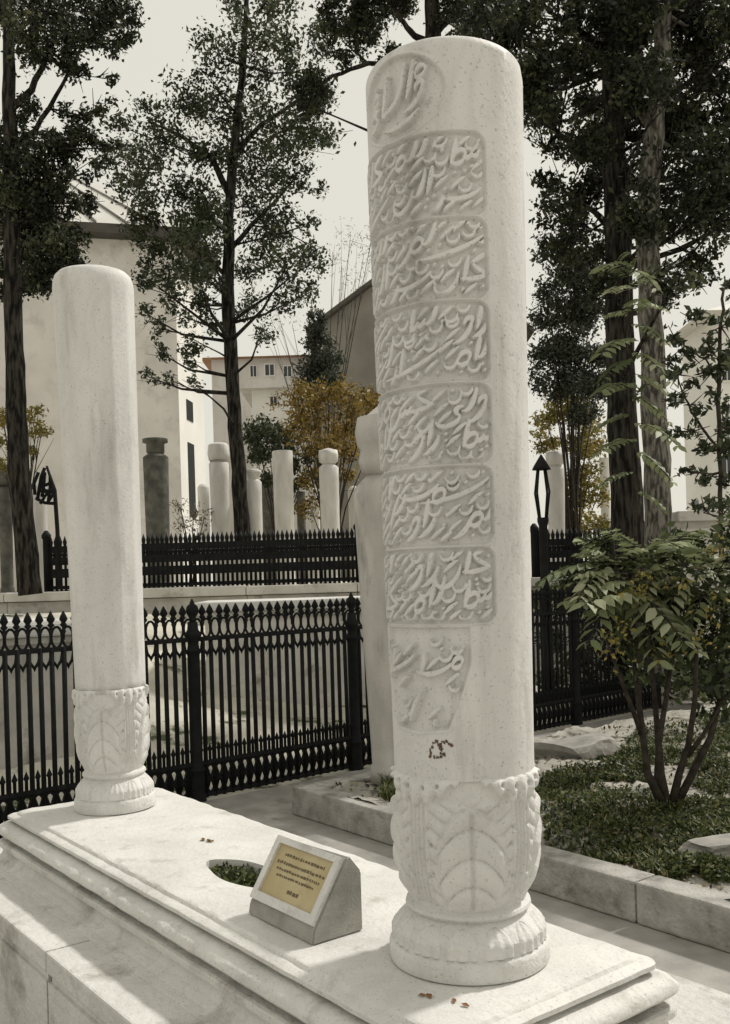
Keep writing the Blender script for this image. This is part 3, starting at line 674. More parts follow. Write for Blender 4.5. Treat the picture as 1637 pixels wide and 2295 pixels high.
# terrace ground behind the coping
mb = MB(); mb.add([(-60,TY+.6,TZ-.06),(60,TY+.6,TZ-.06),(60,70,TZ+.1),(-60,70,TZ+.1)],[(0,1,2,3)]); mb.build('terrace_ground', M['ground'], kind='structure')
# raised tombs between the two fences
def chest(loc, rz, L, W_, h, lab):
    r = empty('raised_tomb', loc, rz, label=lab, cat='tomb')
    mb = MB(); mb.box(0,0,-.2,L,W_,h-.16); mb.build('chest', M['terrace'], r)
    mb = MB(); mb.box(-.05,-.05,h-.16,L+.05,W_+.05,h-.10,.015); mb.build('moulding', M['terrace'], r)
    mb = MB(); mb.box(-.10,-.10,h-.10,L+.10,W_+.10,h,.02); mb.build('lid', M['marble'], r)
c = atZ(205,1392,1.33)
chest((c.x,c.y,0), TH+math.pi/2, 3.2, 1.3, 1.33, 'raised marble tomb chest with a moulded lid behind the plain column')
c = atZ(470,1352,1.40)
chest((S(455,1340,9.9).x,9.9,.5), .05, 2.3, 1.0, .92, 'long raised tomb chest of pale stone below the terrace fence')

# ------------------------------------------------------------------ iron standards
ir = empty('iron_post', (S(1212,1300,10.0).x, 10.0, .35), 0, label='tall black iron gate post with a lantern-like head beside the inscribed column', cat='post')
zt = S(1212,1010,10.0).z-.35
MB().lathe([(.07,0),(.07,.25),(.05,.3),(.045,zt-.75),(.06,zt-.70),(.06,zt-.66)],12).build('shaft', M['iron'], ir)
for k in range(4):
    a = R(45+90*k); mb = MB(); mb.tube([(.05*math.cos(a),.05*math.sin(a),zt-.66),(.09*math.cos(a),.09*math.sin(a),zt-.4),(.05*math.cos(a),.05*math.sin(a),zt-.15)],.012,6); mb.build('cage_bar', M['iron'], ir)
MB().lathe([(.10,zt-.16),(.08,zt-.12),(.03,zt-.04),(.005,zt)],10).build('cap', M['iron'], ir)
ip = empty('iron_post', (S(128,1310,12.3).x,12.3,TZ), 0, label='thin rusty iron pole with a bent ornate head beside the dark left tree', cat='post')
o = Vector(ip.location)
MB().tube([S(132,1310,12.3)-o, S(128,1180,12.3)-o, S(122,1090,12.3)-o, S(104,1036,12.3)-o],[.03,.028,.026,.015],7).build('pole', M['iron'], ip)
for q in (((84,1110),(92,1060),(100,1040)),((84,1110),(88,1085),(110,1075)),((80,1108),(100,1118),(126,1120)),((94,1105),(98,1075),(100,1050)),((108,1112),(112,1085),(112,1060)),((78,1100),(76,1075),(86,1050)),((90,1120),(104,1098),(90,1070)),((104,1120),(118,1100),(116,1080)),((86,1092),(100,1090),(118,1094))):
    mb = MB(); mb.tube([S(a,b,12.3)-o for a,b in q],.022,6); mb.build('scroll', M['iron'], ip)

# ------------------------------------------------------------------ gravestones
def stone(px, ytop, wpx, Y, lab, cap='round', m='grave', zb=1.5, name='gravestone', taper=.88, wtop=None):
    b = S(px, 1200, Y); zt = S(px, ytop, Y).z; h = zt-zb; r = wpx*K*Y/F_PX/2
    root = empty(name, (b.x, Y, zb), 0, label=lab, cat='gravestone', group='gravestones on the terrace')
    hb = {'round':.0,'fez':2.0*r,'turban':2.1*r,'flat':0,'dome':1.5*r,'hat':1.6*r}[cap]
    z1 = h-hb
    p = [(r*taper*1.15,0),(r*taper*1.15,.12),(r*taper,.16)] + [(r*taper+(r-r*taper)*t, .16+(z1-.16)*t) for t in np.linspace(.05,1,10)]
    if cap in ('round',): p += [(r*.92,z1+.02),(r*.6,z1+.07),(.01,z1+.09)]
    elif cap == 'flat': p += [(r*.96,z1+.015)]
    else: p += [(r*.8,z1+.03),(r*.55,z1+.06)]
    MB().lathe(p, 24).build('shaft', M[m], root, sharp=50)
    if cap == 'fez': MB().lathe([(r*.55,z1+.05),(r*.95,z1+.10),(r*1.0,z1+.2),(r*.95,z1+.28),(r*.78,h-.08),(r*.5,h-.02),(.01,h)],20).build('head', M[m], root)
    if cap in ('turban','dome'):
        MB().lathe([(r*.55,z1+.05),(r*1.0,z1+.06),(r*1.12,z1+.16),(r*1.05,z1+.30),(r*.85,z1+.34),(r*.9,h-.22),(r*.6,h-.06),(.01,h)],20).build('head', M[m], root)
    if cap == 'hat': MB().lathe([(r*.55,z1+.04),(r*.72,z1+.08),(r*.72,h-.10),(r*1.0,h-.08),(r*1.0,h-.03),(.01,h)],18).build('head', M[m], root)
    return root
stone(352,972,56,15,'dark weathered gravestone with a flat-hatted head beside the plain column','hat','grave_dark')
stone(492,998,44,16,'round-topped pale gravestone just beside the slim middle tree trunk','dome')
stone(567,1042,38,15.5,'short pale gravestone between the middle tree trunk and a taller stone','hat')
stone(634,1005,46,16.5,'flat-topped pale gravestone right of the short stone, no head','flat')
stone(672,1095,20,19,'narrow grey gravestone behind the flat-topped one','flat','grave_dark')
stone(736,996,44,15.5,'pale gravestone with a domed fez head under the orange shrub','fez')
stone(1240,1002,42,15,'pale gravestone with a domed head by the tall iron gate post','fez')
stone(1349,1020,22,17,'slim white gravestone beside the dark right tree trunk','flat')
stone(14,1055,30,14,'grey gravestone behind the left tree, half hidden','turban','grave_dark')
stone(92,1085,30,14.5,'white round gravestone behind the bent iron pole','round')
stone(456,1085,26,19,'thin pale gravestone standing by the lit corner of the mausoleum','round')
stone(600,1062,30,19.5,'dark narrow gravestone between the short stone and the flat-topped one','round','grave_dark')
stone(702,1085,24,20,'small weathered gravestone just behind the fez-headed stone','hat')
stone(790,1090,26,19,'pale gravestone half hidden by the broad turbaned stone','round')
# big turbaned stone behind the inscribed column, at the end of the bed
tb = site(2.33+.64, 3.70, .2); 
g = empty('gravestone', tb, 0, label='broad grey gravestone with a turbaned head directly behind the inscribed column', cat='gravestone')
dT = tb.y; rT = 90*K*dT/F_PX
zs = S(905,1075,dT).z-.2; zt = S(905,895,dT).z-.2
MB().lathe([(rT*.80,0),(rT*.78,.12)]+[(rT*(.74+.28*t),.12+(zs-.2)*t) for t in np.linspace(0,1,14)]+[(rT*.96,zs-.02),(rT*.75,zs+.04),(rT*.6,zs+.08)],40,sy=.6).build('stele', M['stele'], g)
hp = [(rT*.58,zs+.06),(rT*.8,zs+.09),(rT*.86,zs+.16),(rT*.80,zs+.24),(rT*.88,zs+.27),(rT*.93,zs+.36),(rT*.86,zs+.46),(rT*.66,zt-.09),(rT*.35,zt-.02),(.01,zt)]
MB().lathe(hp,32,sy=.8).build('turban', M['stele'], g)

# ================================================================== BUILDINGS
def wpoly(mb, P): mb.add([p[:] for p in P], [tuple(range(len(P)))])
tu = empty('mausoleum', (-8,27,TZ), 0, label='pale stone mausoleum with dark eaves and a ribbed lead roof behind the left tree', cat='building')
o = Vector(tu.location)
Kp = [Vector((-15,23.6,0)), Vector((-4.9,26,0)), Vector((-4.62,28.4,0)), Vector((-8,34,0)), Vector((-16,33,0))]
ze = 10.9
for i,nm in ((0,'front_wall'),(1,'side_wall'),(2,'wall'),(3,'wall'),(4,'wall')):
    a, b = Kp[i], Kp[(i+1)%5]; d = (b-a).normalized(); nrm = Vector((d.y,-d.x,0))
    mb = MB(); q = [a, b, b-nrm*.4, a-nrm*.4]
    mb.prism([((p-o).x,(p-o).y) for p in q], 0, ze-TZ)
    mb.build(nm, M['plaster_pink' if i!=1 else 'plaster_white'], tu)  # sun-facing side wall gets whiter plaster: sunlight put into its colour
cen = sum(Kp, Vector())/5
ev = [cen+(p-cen)*1.12 for p in Kp]; ap = Vector((cen.x-1.0, cen.y+1.0, 15.6))
mb = MB(); mb.prism([((p-o).x,(p-o).y) for p in ev], ze-TZ, ze-TZ+.25); mb.build('eaves', M['eave'], tu)
mb = MB(); ev2 = [cen+(p-cen)*1.11 for p in Kp]
vs = [Vector((p.x,p.y,ze+.26))-o for p in ev2]+[ap-o]; mb.add(vs, [(i,(i+1)%5,5) for i in range(5)]); rf = mb.build('roof', M['lead'], tu)
for i in (0,1):
    for k in range(1,14 if i==0 else 4):
        t = k/(14 if i==0 else 4); b = ev2[i].lerp(ev2[(i+1)%5], t); b = Vector((b.x,b.y,ze+.28))-o; tp = b.lerp(ap-o,.94)
        mb = MB(); mb.tube([b,tp],[.05,.03],4); mb.build('seam', M['lead_seam'], rf)
for px,y0,y1 in ((433,985,1150),(433,890,935)):      # slits in the lit side
    p0, p1 = S(px,y1,26.9), S(px,y0,26.9); a_ = Kp[1].lerp(Kp[2],.28)-o; b_ = Kp[1].lerp(Kp[2],.52)-o; nn = Vector((.993,-.116,0))
    mb = MB(); mb.prism([((a_+nn*.02).x,(a_+nn*.02).y),((b_+nn*.02).x,(b_+nn*.02).y),((b_-nn*.1).x,(b_-nn*.1).y),((a_-nn*.1).x,(a_-nn*.1).y)], p0.z-o.z, p1.z-o.z); mb.build('window', M['glass'], tu)
# tiled house in the middle distance
def house(name, px0, px1, ye, yr, Y, D_, mw, mr, lab, wins=()):
    a, b = S(px0,ye,Y), S(px1,ye,Y); zr = S((px0+px1)/2,yr,Y).z
    r = empty(name, ((a.x+b.x)/2, Y, TZ-.2), 0, label=lab, cat='building'); o = Vector(r.location); hw = (b.x-a.x)/2; he = a.z-o.z; hr = zr-o.z
    MB().box(-hw,0,0,hw,D_,he).build('wall', M[mw], r)
    mb = MB(); e = .45
    mb.add([(-hw-e,-e,he),(hw+e,-e,he),(hw+e,D_+e,he),(-hw-e,D_+e,he),(-hw*.5,D_/2,hr),(hw*.5,D_/2,hr)],[(0,1,5,4),(1,2,5),(2,3,4,5),(3,0,4),(3,2,1,0)]); mb.build('roof', M[mr], r)
    for (x0,x1,y0,y1) in wins:
        p0, p1 = S(x0,y1,Y)-o, S(x1,y0,Y)-o
        mb = MB(); mb.box(p0.x,-.05,p0.z,p1.x,.02,p1.z); wn = mb.build('window_frame', M['plaster_white'], r)
        mb = MB(); w_ = (p1.x-p0.x)*.12; mb.box(p0.x+w_,-.06,p0.z+w_,(p0.x+p1.x)/2-w_*.4,-.045,p1.z-w_); mb.box((p0.x+p1.x)/2+w_*.4,-.06,p0.z+w_,p1.x-w_,-.045,p1.z-w_); mb.build('pane', M['glass'], wn)
    return r
house('house',470,690,800,758,44,9,'plaster_pink','tile','pinkish house with an orange tiled roof beyond the gravestones',((556,572,812,840),(588,612,808,838),(630,650,812,840),(560,580,900,935),(600,622,900,935)))
house('house',560,700,868,850,38,5,'plaster_white','lead','low white outbuilding in front of the tiled house',((600,618,880,905),(650,668,880,905)))
gb = empty('house', (0,36,TZ-.3), 0, label='large grey gabled house wall half hidden by the inscribed column', cat='building'); o = Vector(gb.location)
e0 = S(706,728,36)-o; e1 = S(1160,728,36)-o; apx = S(930,560,36)-o
mb = MB(); mb.add([(e0.x,0,0),(e1.x,0,0),(e1.x,0,e0.z),(apx.x,0,apx.z),(e0.x,0,e0.z),(e0.x,9,0),(e1.x,9,0),(e1.x,9,e0.z),(apx.x,9,apx.z),(e0.x,9,e0.z)],[(0,1,2,3,4),(9,8,7,6,5),(0,4,9,5),(1,6,7,2)]); mb.build('wall', M['house_grey'], gb)
mb = MB()
for (a,b) in ((e0,apx),(e1,apx)):
    d = (a-b).normalized(); a2 = a+d*.5; up = Vector((0,0,.18))
    q = [Vector((a2.x,-.4,a2.z)),Vector((b.x,-.4,b.z)),Vector((b.x,9.3,b.z)),Vector((a2.x,9.3,a2.z))]
    mb.add([p+Vector((0,0,.01)) for p in q]+[p+up for p in q],[(0,1,2,3),(7,6,5,4),(0,4,5,1),(1,5,6,2),(2,6,7,3),(3,7,4,0)])
mb.build('roof', M['eave'], gb)
house('house',1592,1900,700,640,24,2.6,'plaster_white','lead','pale house with a grey roof beyond the right-hand trees',((1602,1628,1010,1070),(1602,1628,780,850)))
# moulded stone wall at the right
sw = empty('stone_wall', (S(1500,1140,11).x,11,.6), 0, label='grey stone wall with a moulded coping behind the frond shrub', cat='wall'); o = Vector(sw.location); hz = S(1560,1136,11).z-o.z
for k in range(3):
    mb = MB(); mb.box(k*1.1+.004,0,0,k*1.1+1.096,.5,hz-.28); mb.build('wall_block', M['terrace'], sw)
    mb = MB(); mb.box(k*1.1+.003,-.06,hz-.275,k*1.1+1.097,.55,hz-.2,.01); mb.build('moulding', M['terrace'], sw)
    mb = MB(); mb.box(k*1.1+.003,-.12,hz-.12,k*1.1+1.097,.6,hz,.015); mb.build('coping_stone', M['terrace'], sw)
    mb = MB(); mb.box(k*1.1+.006,-.02,hz-.2,k*1.1+1.094,.52,hz-.12); mb.build('frieze', M['terrace'], sw)

# ================================================================== TREES AND SHRUBS
def tree(name, lab, cat, Y, trunks, clumps, leaf, size, dens, bark='bark_dark', base=None, spread=.9, sub=12, tight=.3, squash=.85, group=None, limbs=True, aspect=.5, cr='crown'):
    """trunks: [(pixel path, pixel half-widths)]; clumps: (px, py, radius px[, depth offset])"""
    b = S(*trunks[0][0][0], Y) if base is None else base
    r = empty(name, b, 0, label=lab, cat=cat)
    if group: r['group'] = group
    tips = []
    for path, hw in trunks:
        pts = [S(px,py,Y)-b for px,py in path]
        # smooth the path
        P_ = []; W_ = []
        for i in range(len(pts)-1):
            for t in np.linspace(0,1,5)[:-1]: P_.append(pts[i].lerp(pts[i+1],t)+Vector((random.uniform(-1,1),random.uniform(-1,1),0))*.012); W_.append((hw[i]*(1-t)+hw[i+1]*t)*K*Y/F_PX)
        P_.append(pts[-1]); W_.append(hw[-1]*K*Y/F_PX)
        MB().tube(P_, W_, 12, wob=.06).build('trunk', M[bark], r)
        tips += list(zip(P_, W_))
    Cs = []; Hs = []
    for c in clumps:
        lb = MB()
        px, py, rp = c[:3]; rad = rp*K*Y/F_PX
        off = c[3] if len(c)>3 else random.gauss(0, spread)
        ctr = S(px,py,Y+off)-b
        n = int(24*dens*rad**2/size**2*(c[4] if len(c)>4 else 1))
        p_, h_ = clump_points(ctr, rad, n, max(6,int(sub*rad/.5)), tight, squash); Cs.append(p_); Hs.append(h_)
        if limbs:
            cand = [q for q in tips if q[0].z < ctr.z+.1] or tips[:1]
            j = min(cand, key=lambda q: (q[0]-ctr).length + .35*abs(ctr.z-q[0].z-.5*(ctr-q[0]).length))
            m1 = j[0].lerp(ctr,.5)+Vector((random.uniform(-.15,.15),random.uniform(-.15,.15),-.05*(ctr-j[0]).length))
            r0 = min(j[1]*.45, .012+.012*(ctr-j[0]).length)
            lb.tube([j[0], m1, ctr], [r0, r0*.6, .006], 6)
            for k in range(4):
                e = ctr+Vector(rng.normal(size=3)*rad*.6); lb.tube([m1.lerp(ctr,random.uniform(.3,1)), e],[.007,.003],4)
            lb.build('branch', M[bark], r)
    C = np.concatenate(Cs); H = np.concatenate(Hs)
    link(cr, leaf_mesh(cr, C, size, H, aspect), M[leaf], r)
    return r
LT = [(60,420,80),(30,520,95),(110,560,60),(130,470,50),(150,600,32),(60,350,70),(20,440,80),(90,50,80),(190,25,75),(265,30,45),(285,85,28),(130,110,45),(60,100,40),(180,170,28,.3,.7),(235,175,22,.2,.5),(175,255,38,.2,.7),(235,240,28,0,.5),(150,330,40,0,.8),(60,240,40,0,.7),(255,330,30,0,.5),(190,300,40),(100,620,45),(20,620,50),(120,310,40),(200,380,30,0,.6),(150,430,30),(30,30,60),(0,300,60),(230,90,40),(170,560,22),(200,450,28),(170,520,28),(140,390,36),(220,320,26),(90,510,60),(60,580,60)]
tree('leafy_tree','dark leafy tree with a bare leaning trunk beside the plain column','tree',11.6,
 [([(68,1322),(52,1150),(42,1000),(34,850),(28,700),(26,500),(24,300),(20,120),(8,-90)],[26,24,23,21,20,18,16,13,9]), ([(28,240),(70,200),(110,110),(150,20)],[9,7,5,3]),([(26,330),(80,290),(140,190),(190,90)],[8,6,4,3])],
 LT,'leaf_dark',.058,1.7,'bark_dark',spread=.5,tight=.26)
MT = [(480,100,52),(560,80,60),(640,60,52),(700,95,45),(470,180,50),(560,170,52),(640,160,45),(700,190,45,-.3,1.8),(690,235,35,-.3,1.8),(330,265,42),(400,230,50),(470,260,52),(540,280,68),(620,280,68),(700,270,50),(310,330,58),(390,330,60),(480,340,52),(560,360,68),(640,330,52),(725,310,26),(370,420,44),(450,430,52),(560,450,60),(620,420,44),(660,385,36),(420,505,36),(480,500,36),(580,520,52),(640,500,44),(690,500,26),(380,565,44),(430,590,36),(570,600,52),(640,590,44),(690,580,36),(560,680,42),(640,660,42),(690,650,28),(330,700,26),(355,730,22),(400,700,30),(430,755,30),(460,660,26),(580,740,26),(330,838,22),(380,845,18),(430,850,16),(720,420,20),(600,10,40),(520,20,40),(700,550,24),(265,280,26),(350,600,40),(400,620,36),(440,680,30),(380,660,30),(330,550,40),(300,500,36),(300,430,40),(450,540,40),(470,720,26),(420,800,24),(350,780,24),(260,380,36),(430,470,44),(340,480,40),(440,510,40),(470,560,34),(410,540,40),(450,610,34),(480,620,28),(330,620,30),(300,400,36),(460,440,40)]
tree('slender_tree','tall slender tree with sparse crown and black trunk among the gravestones','tree',15.2,
 [([(541,1215),(533,1080),(524,950),(513,800),(507,640),(509,480),(520,330),(538,180),(547,40),(550,-90)],[18,17,16,15,14,12,10,8,6,4]), ([(512,440),(470,350),(400,300),(330,270)],[8,6,4,2]), ([(520,340),(580,280),(650,230),(700,200)],[7,5,4,3]), ([(508,560),(560,500),(620,440),(660,390)],[6,5,3,2]), ([(510,620),(450,560),(390,540)],[5,4,2])],
 MT,'leaf_mid',.068,.85,'bark_dark',spread=.9,tight=.30)
TT = [(750,30,45),(800,85,52),(845,35,50),(868,120,26),(900,15,34),(1010,5,40),(1060,25,50),(1110,40,55),(790,10,40),(740,80,30),(1030,-40,60),(920,-50,60),(830,-40,50),(760,130,25,0,.6),(700,190,36,0,1.2),(690,235,28,0,1.2),(1100,-20,60)]
tree('leafy_tree','tall tree behind the inscribed column whose dark branches fork above it','tree',13.5,
 [([(1000,1480),(995,900),(985,500),(975,200),(962,60),(960,-120)],[26,24,22,20,17,14]),([(968,70),(1000,40),(1030,-10),(1060,-70)],[10,8,6,4]),([(966,100),(920,80),(890,40),(860,-20)],[9,7,5,4]),([(975,210),(900,150),(820,140),(740,170),(700,195)],[7,6,5,4,2])],
 TT,'leaf_dark',.065,1.8,'bark_dark',spread=.5)
RT = []
for gy in range(-90, 470, 62):
    for gx in range(1090, 1720, 66):
        x, y = gx+random.uniform(-26,26), gy+random.uniform(-26,26)
        if y > 380 and 1440 < x < 1530: continue
        if y > 300+.9*(x-1190) : continue
        if y > 430 and x > 1560: pass
        RT.append((x,y,random.uniform(42,62),random.gauss(0,1.1),random.choice((.45,.8,1,1.3))))
RT += [(1215,180,40),(1210,260,40),(1225,330,30,0,.6),(1230,400,36),(1250,470,50),(1290,500,45),(1300,430,50),(1180,60,45),(1200,120,40),(1520,500,50),(1560,450,60),(1600,420,60),(1540,560,45),(1510,610,40),(1490,660,34),(1560,620,30,0,.6),(1610,500,40),(1500,420,34),(1630,330,60),(1470,520,30),(1240,560,50),(1290,600,50),(1320,540,40),(1330,640,40)]
tree('big_tree','big tree with dense dark crown and two thick trunks right of the inscribed column','tree',10.6,
 [([(1405,1480),(1398,1180),(1388,1000),(1380,800),(1374,600),(1370,400),(1362,200),(1350,20),(1340,-120)],[42,38,34,32,30,27,22,16,10]), ([(1375,420),(1300,330),(1240,300),(1210,330)],[10,8,6,3]), ([(1372,520),(1320,470),(1250,420)],[9,6,3])],
 RT,'leaf_dark',.058,1.55,'bark_dark',spread=.9,tight=.30)
tree('tall_tree','tall tree with a straight grey trunk in front of the dark crown','tree',9.6,
 [([(1470,1500),(1464,1150),(1456,900),(1446,700),(1440,520),(1446,380),(1462,220),(1474,80),(1486,-120)],[32,30,28,26,25,24,20,17,14]), ([(1456,300),(1425,250),(1420,200),(1408,150)],[10,8,6,4])],
 [(1420,80,40,.6),(1540,60,55,.8),(1560,140,50,.9),(1500,-30,60,.6),(1400,-20,50,.7),(1600,200,45,1.0),(1380,160,36,.9),(1535,260,40,.9),(1530,340,30,.9,.8)],'leaf_dark',.055,1.6,'bark_grey',spread=.4)
def bush(name, lab, cat, Y, zb, clumps, leaf, size, dens, stems=5, aspect=.5, tight=.3, spread=.3, bark='stem', sub=14):
    cx = sum(c[0] for c in clumps)/len(clumps); b = S(cx,1200,Y); b.z = zb
    px = [c for c in clumps]
    r = empty(name, b, 0, label=lab, cat=cat)
    Cs=[];Hs=[]
    for c in clumps:
        lb = MB()
        rad = c[2]*K*Y/F_PX; ctr = S(c[0],c[1],Y+random.gauss(0,spread))-b
        p_,h_ = clump_points(ctr, rad, int(24*dens*rad**2/size**2*(c[3] if len(c)>3 else 1)), max(6,int(sub*rad/.4)), tight); Cs.append(p_);Hs.append(h_)
        s0 = Vector((random.uniform(-.1,.1),random.uniform(-.1,.1),0)); m1 = Vector((ctr.x*.35,ctr.y*.35,ctr.z*.55))
        lb.tube([s0,m1,ctr],[.02,.014,.005],5)
        for k in range(3): lb.tube([m1.lerp(ctr,random.uniform(.4,1)),ctr+Vector(rng.normal(size=3)*rad*.6)],[.006,.002],4)
        lb.build('stem', M[bark], r)
    link('crown', leaf_mesh('crown', np.concatenate(Cs), size, np.concatenate(Hs), aspect), M[leaf], r)
    return r
bush('orange_shrub','autumn shrub with orange and yellow leaves behind the gravestones','shrub',17.5,1.5,[(650,905,38),(690,880,38),(730,880,42),(780,880,45),(825,890,42),(690,940,42),(745,945,45),(800,940,45),(720,1000,38),(770,1000,36),(700,1060,32),(690,1130,30),(660,960,34),(830,980,36),(770,1060,25)],'leaf_orange',.065,1.0)
bush('green_shrub','dark green shrub between the middle tree trunk and the orange shrub','shrub',18.5,1.5,[(570,960,34),(610,950,34),(600,1000,34),(640,990,32),(570,1010,26),(640,1040,26),(600,1060,26),(660,1080,24),(690,1010,24)],'leaf_mid',.07,1.8)
bush('conifer','dark blue-green conifer beside the grey gabled house','tree',21,1.5,[(705,700,18),(700,735,24),(712,770,30),(700,805,36),(715,840,36),(690,850,30),(735,800,24),(740,850,30)],'leaf_pine',.07,2.5)
bush('bare_tree','fine twiggy tree with hardly any leaves beside the inscribed column','tree',24,1.5,[(780,520,40,.35),(810,560,40,.35),(760,590,34,.3),(790,620,34,.3),(740,560,26,.2),(620,700,36,.3),(650,720,30,.3),(600,740,30,.3),(830,510,34,.4)],'leaf_twig',.09,.5,aspect=.16)
bush('yellow_shrub','yellow leaved shrub behind the left tree trunk','shrub',13.6,1.5,[(8,930,26),(15,985,26),(85,925,24),(92,965,22),(78,1000,16),(10,1030,20)],'leaf_yellow',.05,1.3)
bush('twiggy_shrub','small twiggy shrub between the dark gravestone and the mausoleum','shrub',16,1.5,[(400,1120,26,.4),(430,1140,26,.4),(405,1165,26,.6),(440,1175,22,.6),(455,1150,18,.5)],'leaf_twig',.06,.7,aspect=.3)
bush('yellow_shrub','yellow and brown leaved shrub behind the gate post and slim white stone','shrub',16,1.5,[(1215,930,34),(1250,900,36),(1290,930,38),(1320,970,34),(1290,1000,38),(1310,1060,36),(1290,1110,36),(1310,1160,34),(1210,980,30),(1330,1100,24),(1270,1180,30),(1275,1060,26)],'leaf_yellow',.06,1.8)
bush('evergreen_tree','grey-green evergreen right of the inscribed column below the big crown','tree',14.5,1.4,[(1215,640,30,.7),(1225,700,45),(1270,680,45),(1310,700,45),(1225,780,48),(1280,770,48),(1320,790,40),(1230,850,48),(1285,850,48),(1330,860,36),(1300,920,34),(1245,560,40),(1280,610,45),(1320,620,40)],'leaf_pine',.06,2.4)
bush('green_shrub','dark green undergrowth behind the fence at the foot of the big trees','shrub',11.4,.9,[(1240,1330,50),(1300,1300,50),(1360,1260,50),(1420,1260,55),(1480,1280,55),(1540,1300,60),(1600,1300,60),(1300,1400,45,.6),(1380,1400,50),(1460,1400,60),(1540,1420,60),(1610,1420,60),(1340,1210,40),(1400,1200,40),(1480,1210,40),(1225,1420,40),(1280,1450,45),(1230,1500,40,.7),(1300,1510,40,.7),(1370,1480,45),(1440,1490,50),(1520,1500,55),(1600,1510,55)],'leaf_shrub',.055,1.8)
# small tree with hanging leaves at the right edge
tree('sapling','thin sapling with loose hanging leaves in front of the pale house','tree',7.4,
 [([(1612,1560),(1606,1300),(1600,1100),(1598,900),(1602,740),(1610,640)],[6,6,5,5,4,3]), ([(1600,1000),(1560,950),(1520,880),(1500,820)],[3,3,2,1.5]), ([(1600,860),(1570,800),(1530,770)],[3,2,1.5])],
 [(1545,700,26,0,.8),(1500,745,24,0,.8),(1540,790,24,0,.8),(1575,770,26),(1615,720,30),(1620,810,30),(1510,830,22),(1500,890,26),(1545,900,22,0,.7),(1590,880,20),(1625,900,26),(1540,960,24,0,.7),(1600,1000,26),(1570,1060,24,0,.8),(1625,1060,28),(1590,1120,26),(1630,990,26),(1560,1130,22),(1500,960,18),(1620,640,24),(1580,830,26),(1610,950,30),(1630,760,30),(1530,1050,22),(1570,990,22),(1490,800,18),(1630,1120,30),(1540,850,18)],'leaf_mid',.058,1.25,'stem',spread=.25,aspect=.42,sub=20,tight=.25)
# pinnate fronds
def frond(C, Dd, Hh, base, dirv, L, droop, hue, leaflets=11, lb=None):
    pts = []
    d = Vector(dirv).normalized(); side = d.cross(Vector((0,0,1)))
    side = side.normalized() if side.length > .01 else Vector((1,0,0))
    for i in range(leaflets+1):
        t = i/leaflets; p = base + d*(L*t) - Vector((0,0,droop*L*t*t)); pts.append(p)
        if i:
            tl = (pts[-1]-pts[-2]).normalized()
            for sg in (-1,1):
                ll = L*.34*(1-.55*abs(t-.45)); v = (side*sg*.9+tl*.45-Vector((0,0,.25))).normalized()
                C.append(p+v*ll*.55); Dd.append(v); Hh.append((min(1,max(0,hue+random.gauss(0,.08))), ll))
    if lb is not None: lb.tube(pts[::2]+[pts[-1]], [.0035]*len(pts[::2])+[.0015], 4)
def frond_mesh(name, C, Dd, Hh):
    n = len(C); C = np.array([c[:] for c in C]); d = np.array([x[:] for x in Dd]); hue = np.array([h[0] for h in Hh]); L = np.array([h[1] for h in Hh])[:,None]
    u = np.tile(np.array([[0,0,1.]]),(n,1)) + rng.normal(size=(n,3))*.35; u -= d*(u*d).sum(1)[:,None]; u /= np.linalg.norm(u,axis=1)[:,None]; sd = np.cross(d,u)
    cu = -u*L*.10
    v = np.stack([C-d*L*.5, C-d*L*.22+sd*L*.19+u*L*.04, C+d*L*.12+sd*L*.20+u*L*.05, C+d*L*.52+cu, C+d*L*.12-sd*L*.20+u*L*.05, C-d*L*.22-sd*L*.19+u*L*.04],1).reshape(-1,3)
    me = bpy.data.meshes.new(name); raw(me, v, np.arange(6*n).reshape(n,6)); at = me.attributes.new('hue','FLOAT','POINT'); at.data.foreach_set('value', np.repeat(hue,6).astype(np.float32)); return me
# many-stemmed shrub in the bed
SB = atZ(1492*K,1806*K,.2)
sh = empty('multi_stem_shrub', SB, 0, label='shrub with several dark stems and feathery fronds growing in the bed', cat='shrub')
SY = SB.y
for path in ([(1478,1800),(1440,1720),(1428,1620),(1418,1540),(1405,1420)],[(1486,1800),(1470,1720),(1462,1620),(1455,1540),(1440,1400)],[(1492,1800),(1510,1720),(1530,1660),(1545,1560),(1550,1430)],[(1500,1800),(1545,1710),(1580,1640),(1600,1560),(1620,1430)],[(1484,1800),(1462,1730),(1466,1640),(1480,1560),(1500,1420)],[(1530,1680),(1560,1640),(1590,1590),(1640,1500)],[(1430,1640),(1400,1560),(1370,1480),(1340,1400)]):
    pts = [S(px,py,SY+.06*random.uniform(-1,1)*i)-SB for i,(px,py) in enumerate(path)]
    MB().tube(pts, [.026,.022,.019,.016,.011][:len(pts)] if path[0][1]>1750 else [.016,.013,.010,.007], 8, wob=.12).build('stem', M['stem'], sh)
Cs=[];Hs=[]
for c in [(1400,1330,50),(1460,1340,55),(1520,1350,60),(1580,1360,60),(1630,1340,60),(1420,1420,50),(1480,1440,55),(1550,1450,60),(1610,1450,60),(1440,1500,40),(1520,1520,45),(1590,1530,50),(1640,1500,50),(1350,1420,36,.5),(1330,1340,34,.5),(1640,1400,55),(1570,1280,45,.7),(1620,1260,45),(1640,1580,36),(1580,1590,30,.6),(1400,1500,30,.5),(1510,1260,40,.5),(1560,1210,40,.8),(1610,1190,45,.8),(1640,1220,40),(1500,1200,34,.6),(1450,1250,36,.6),(1380,1250,30,.5)]:
    rad = c[2]*K*SY/F_PX; p_,h_ = clump_points(S(c[0],c[1],SY+random.gauss(.15,.2))-SB, rad, int(19*rad**2/.05**2*(c[3] if len(c)>3 else 1)), 14, .3); Cs.append(p_);Hs.append(h_)
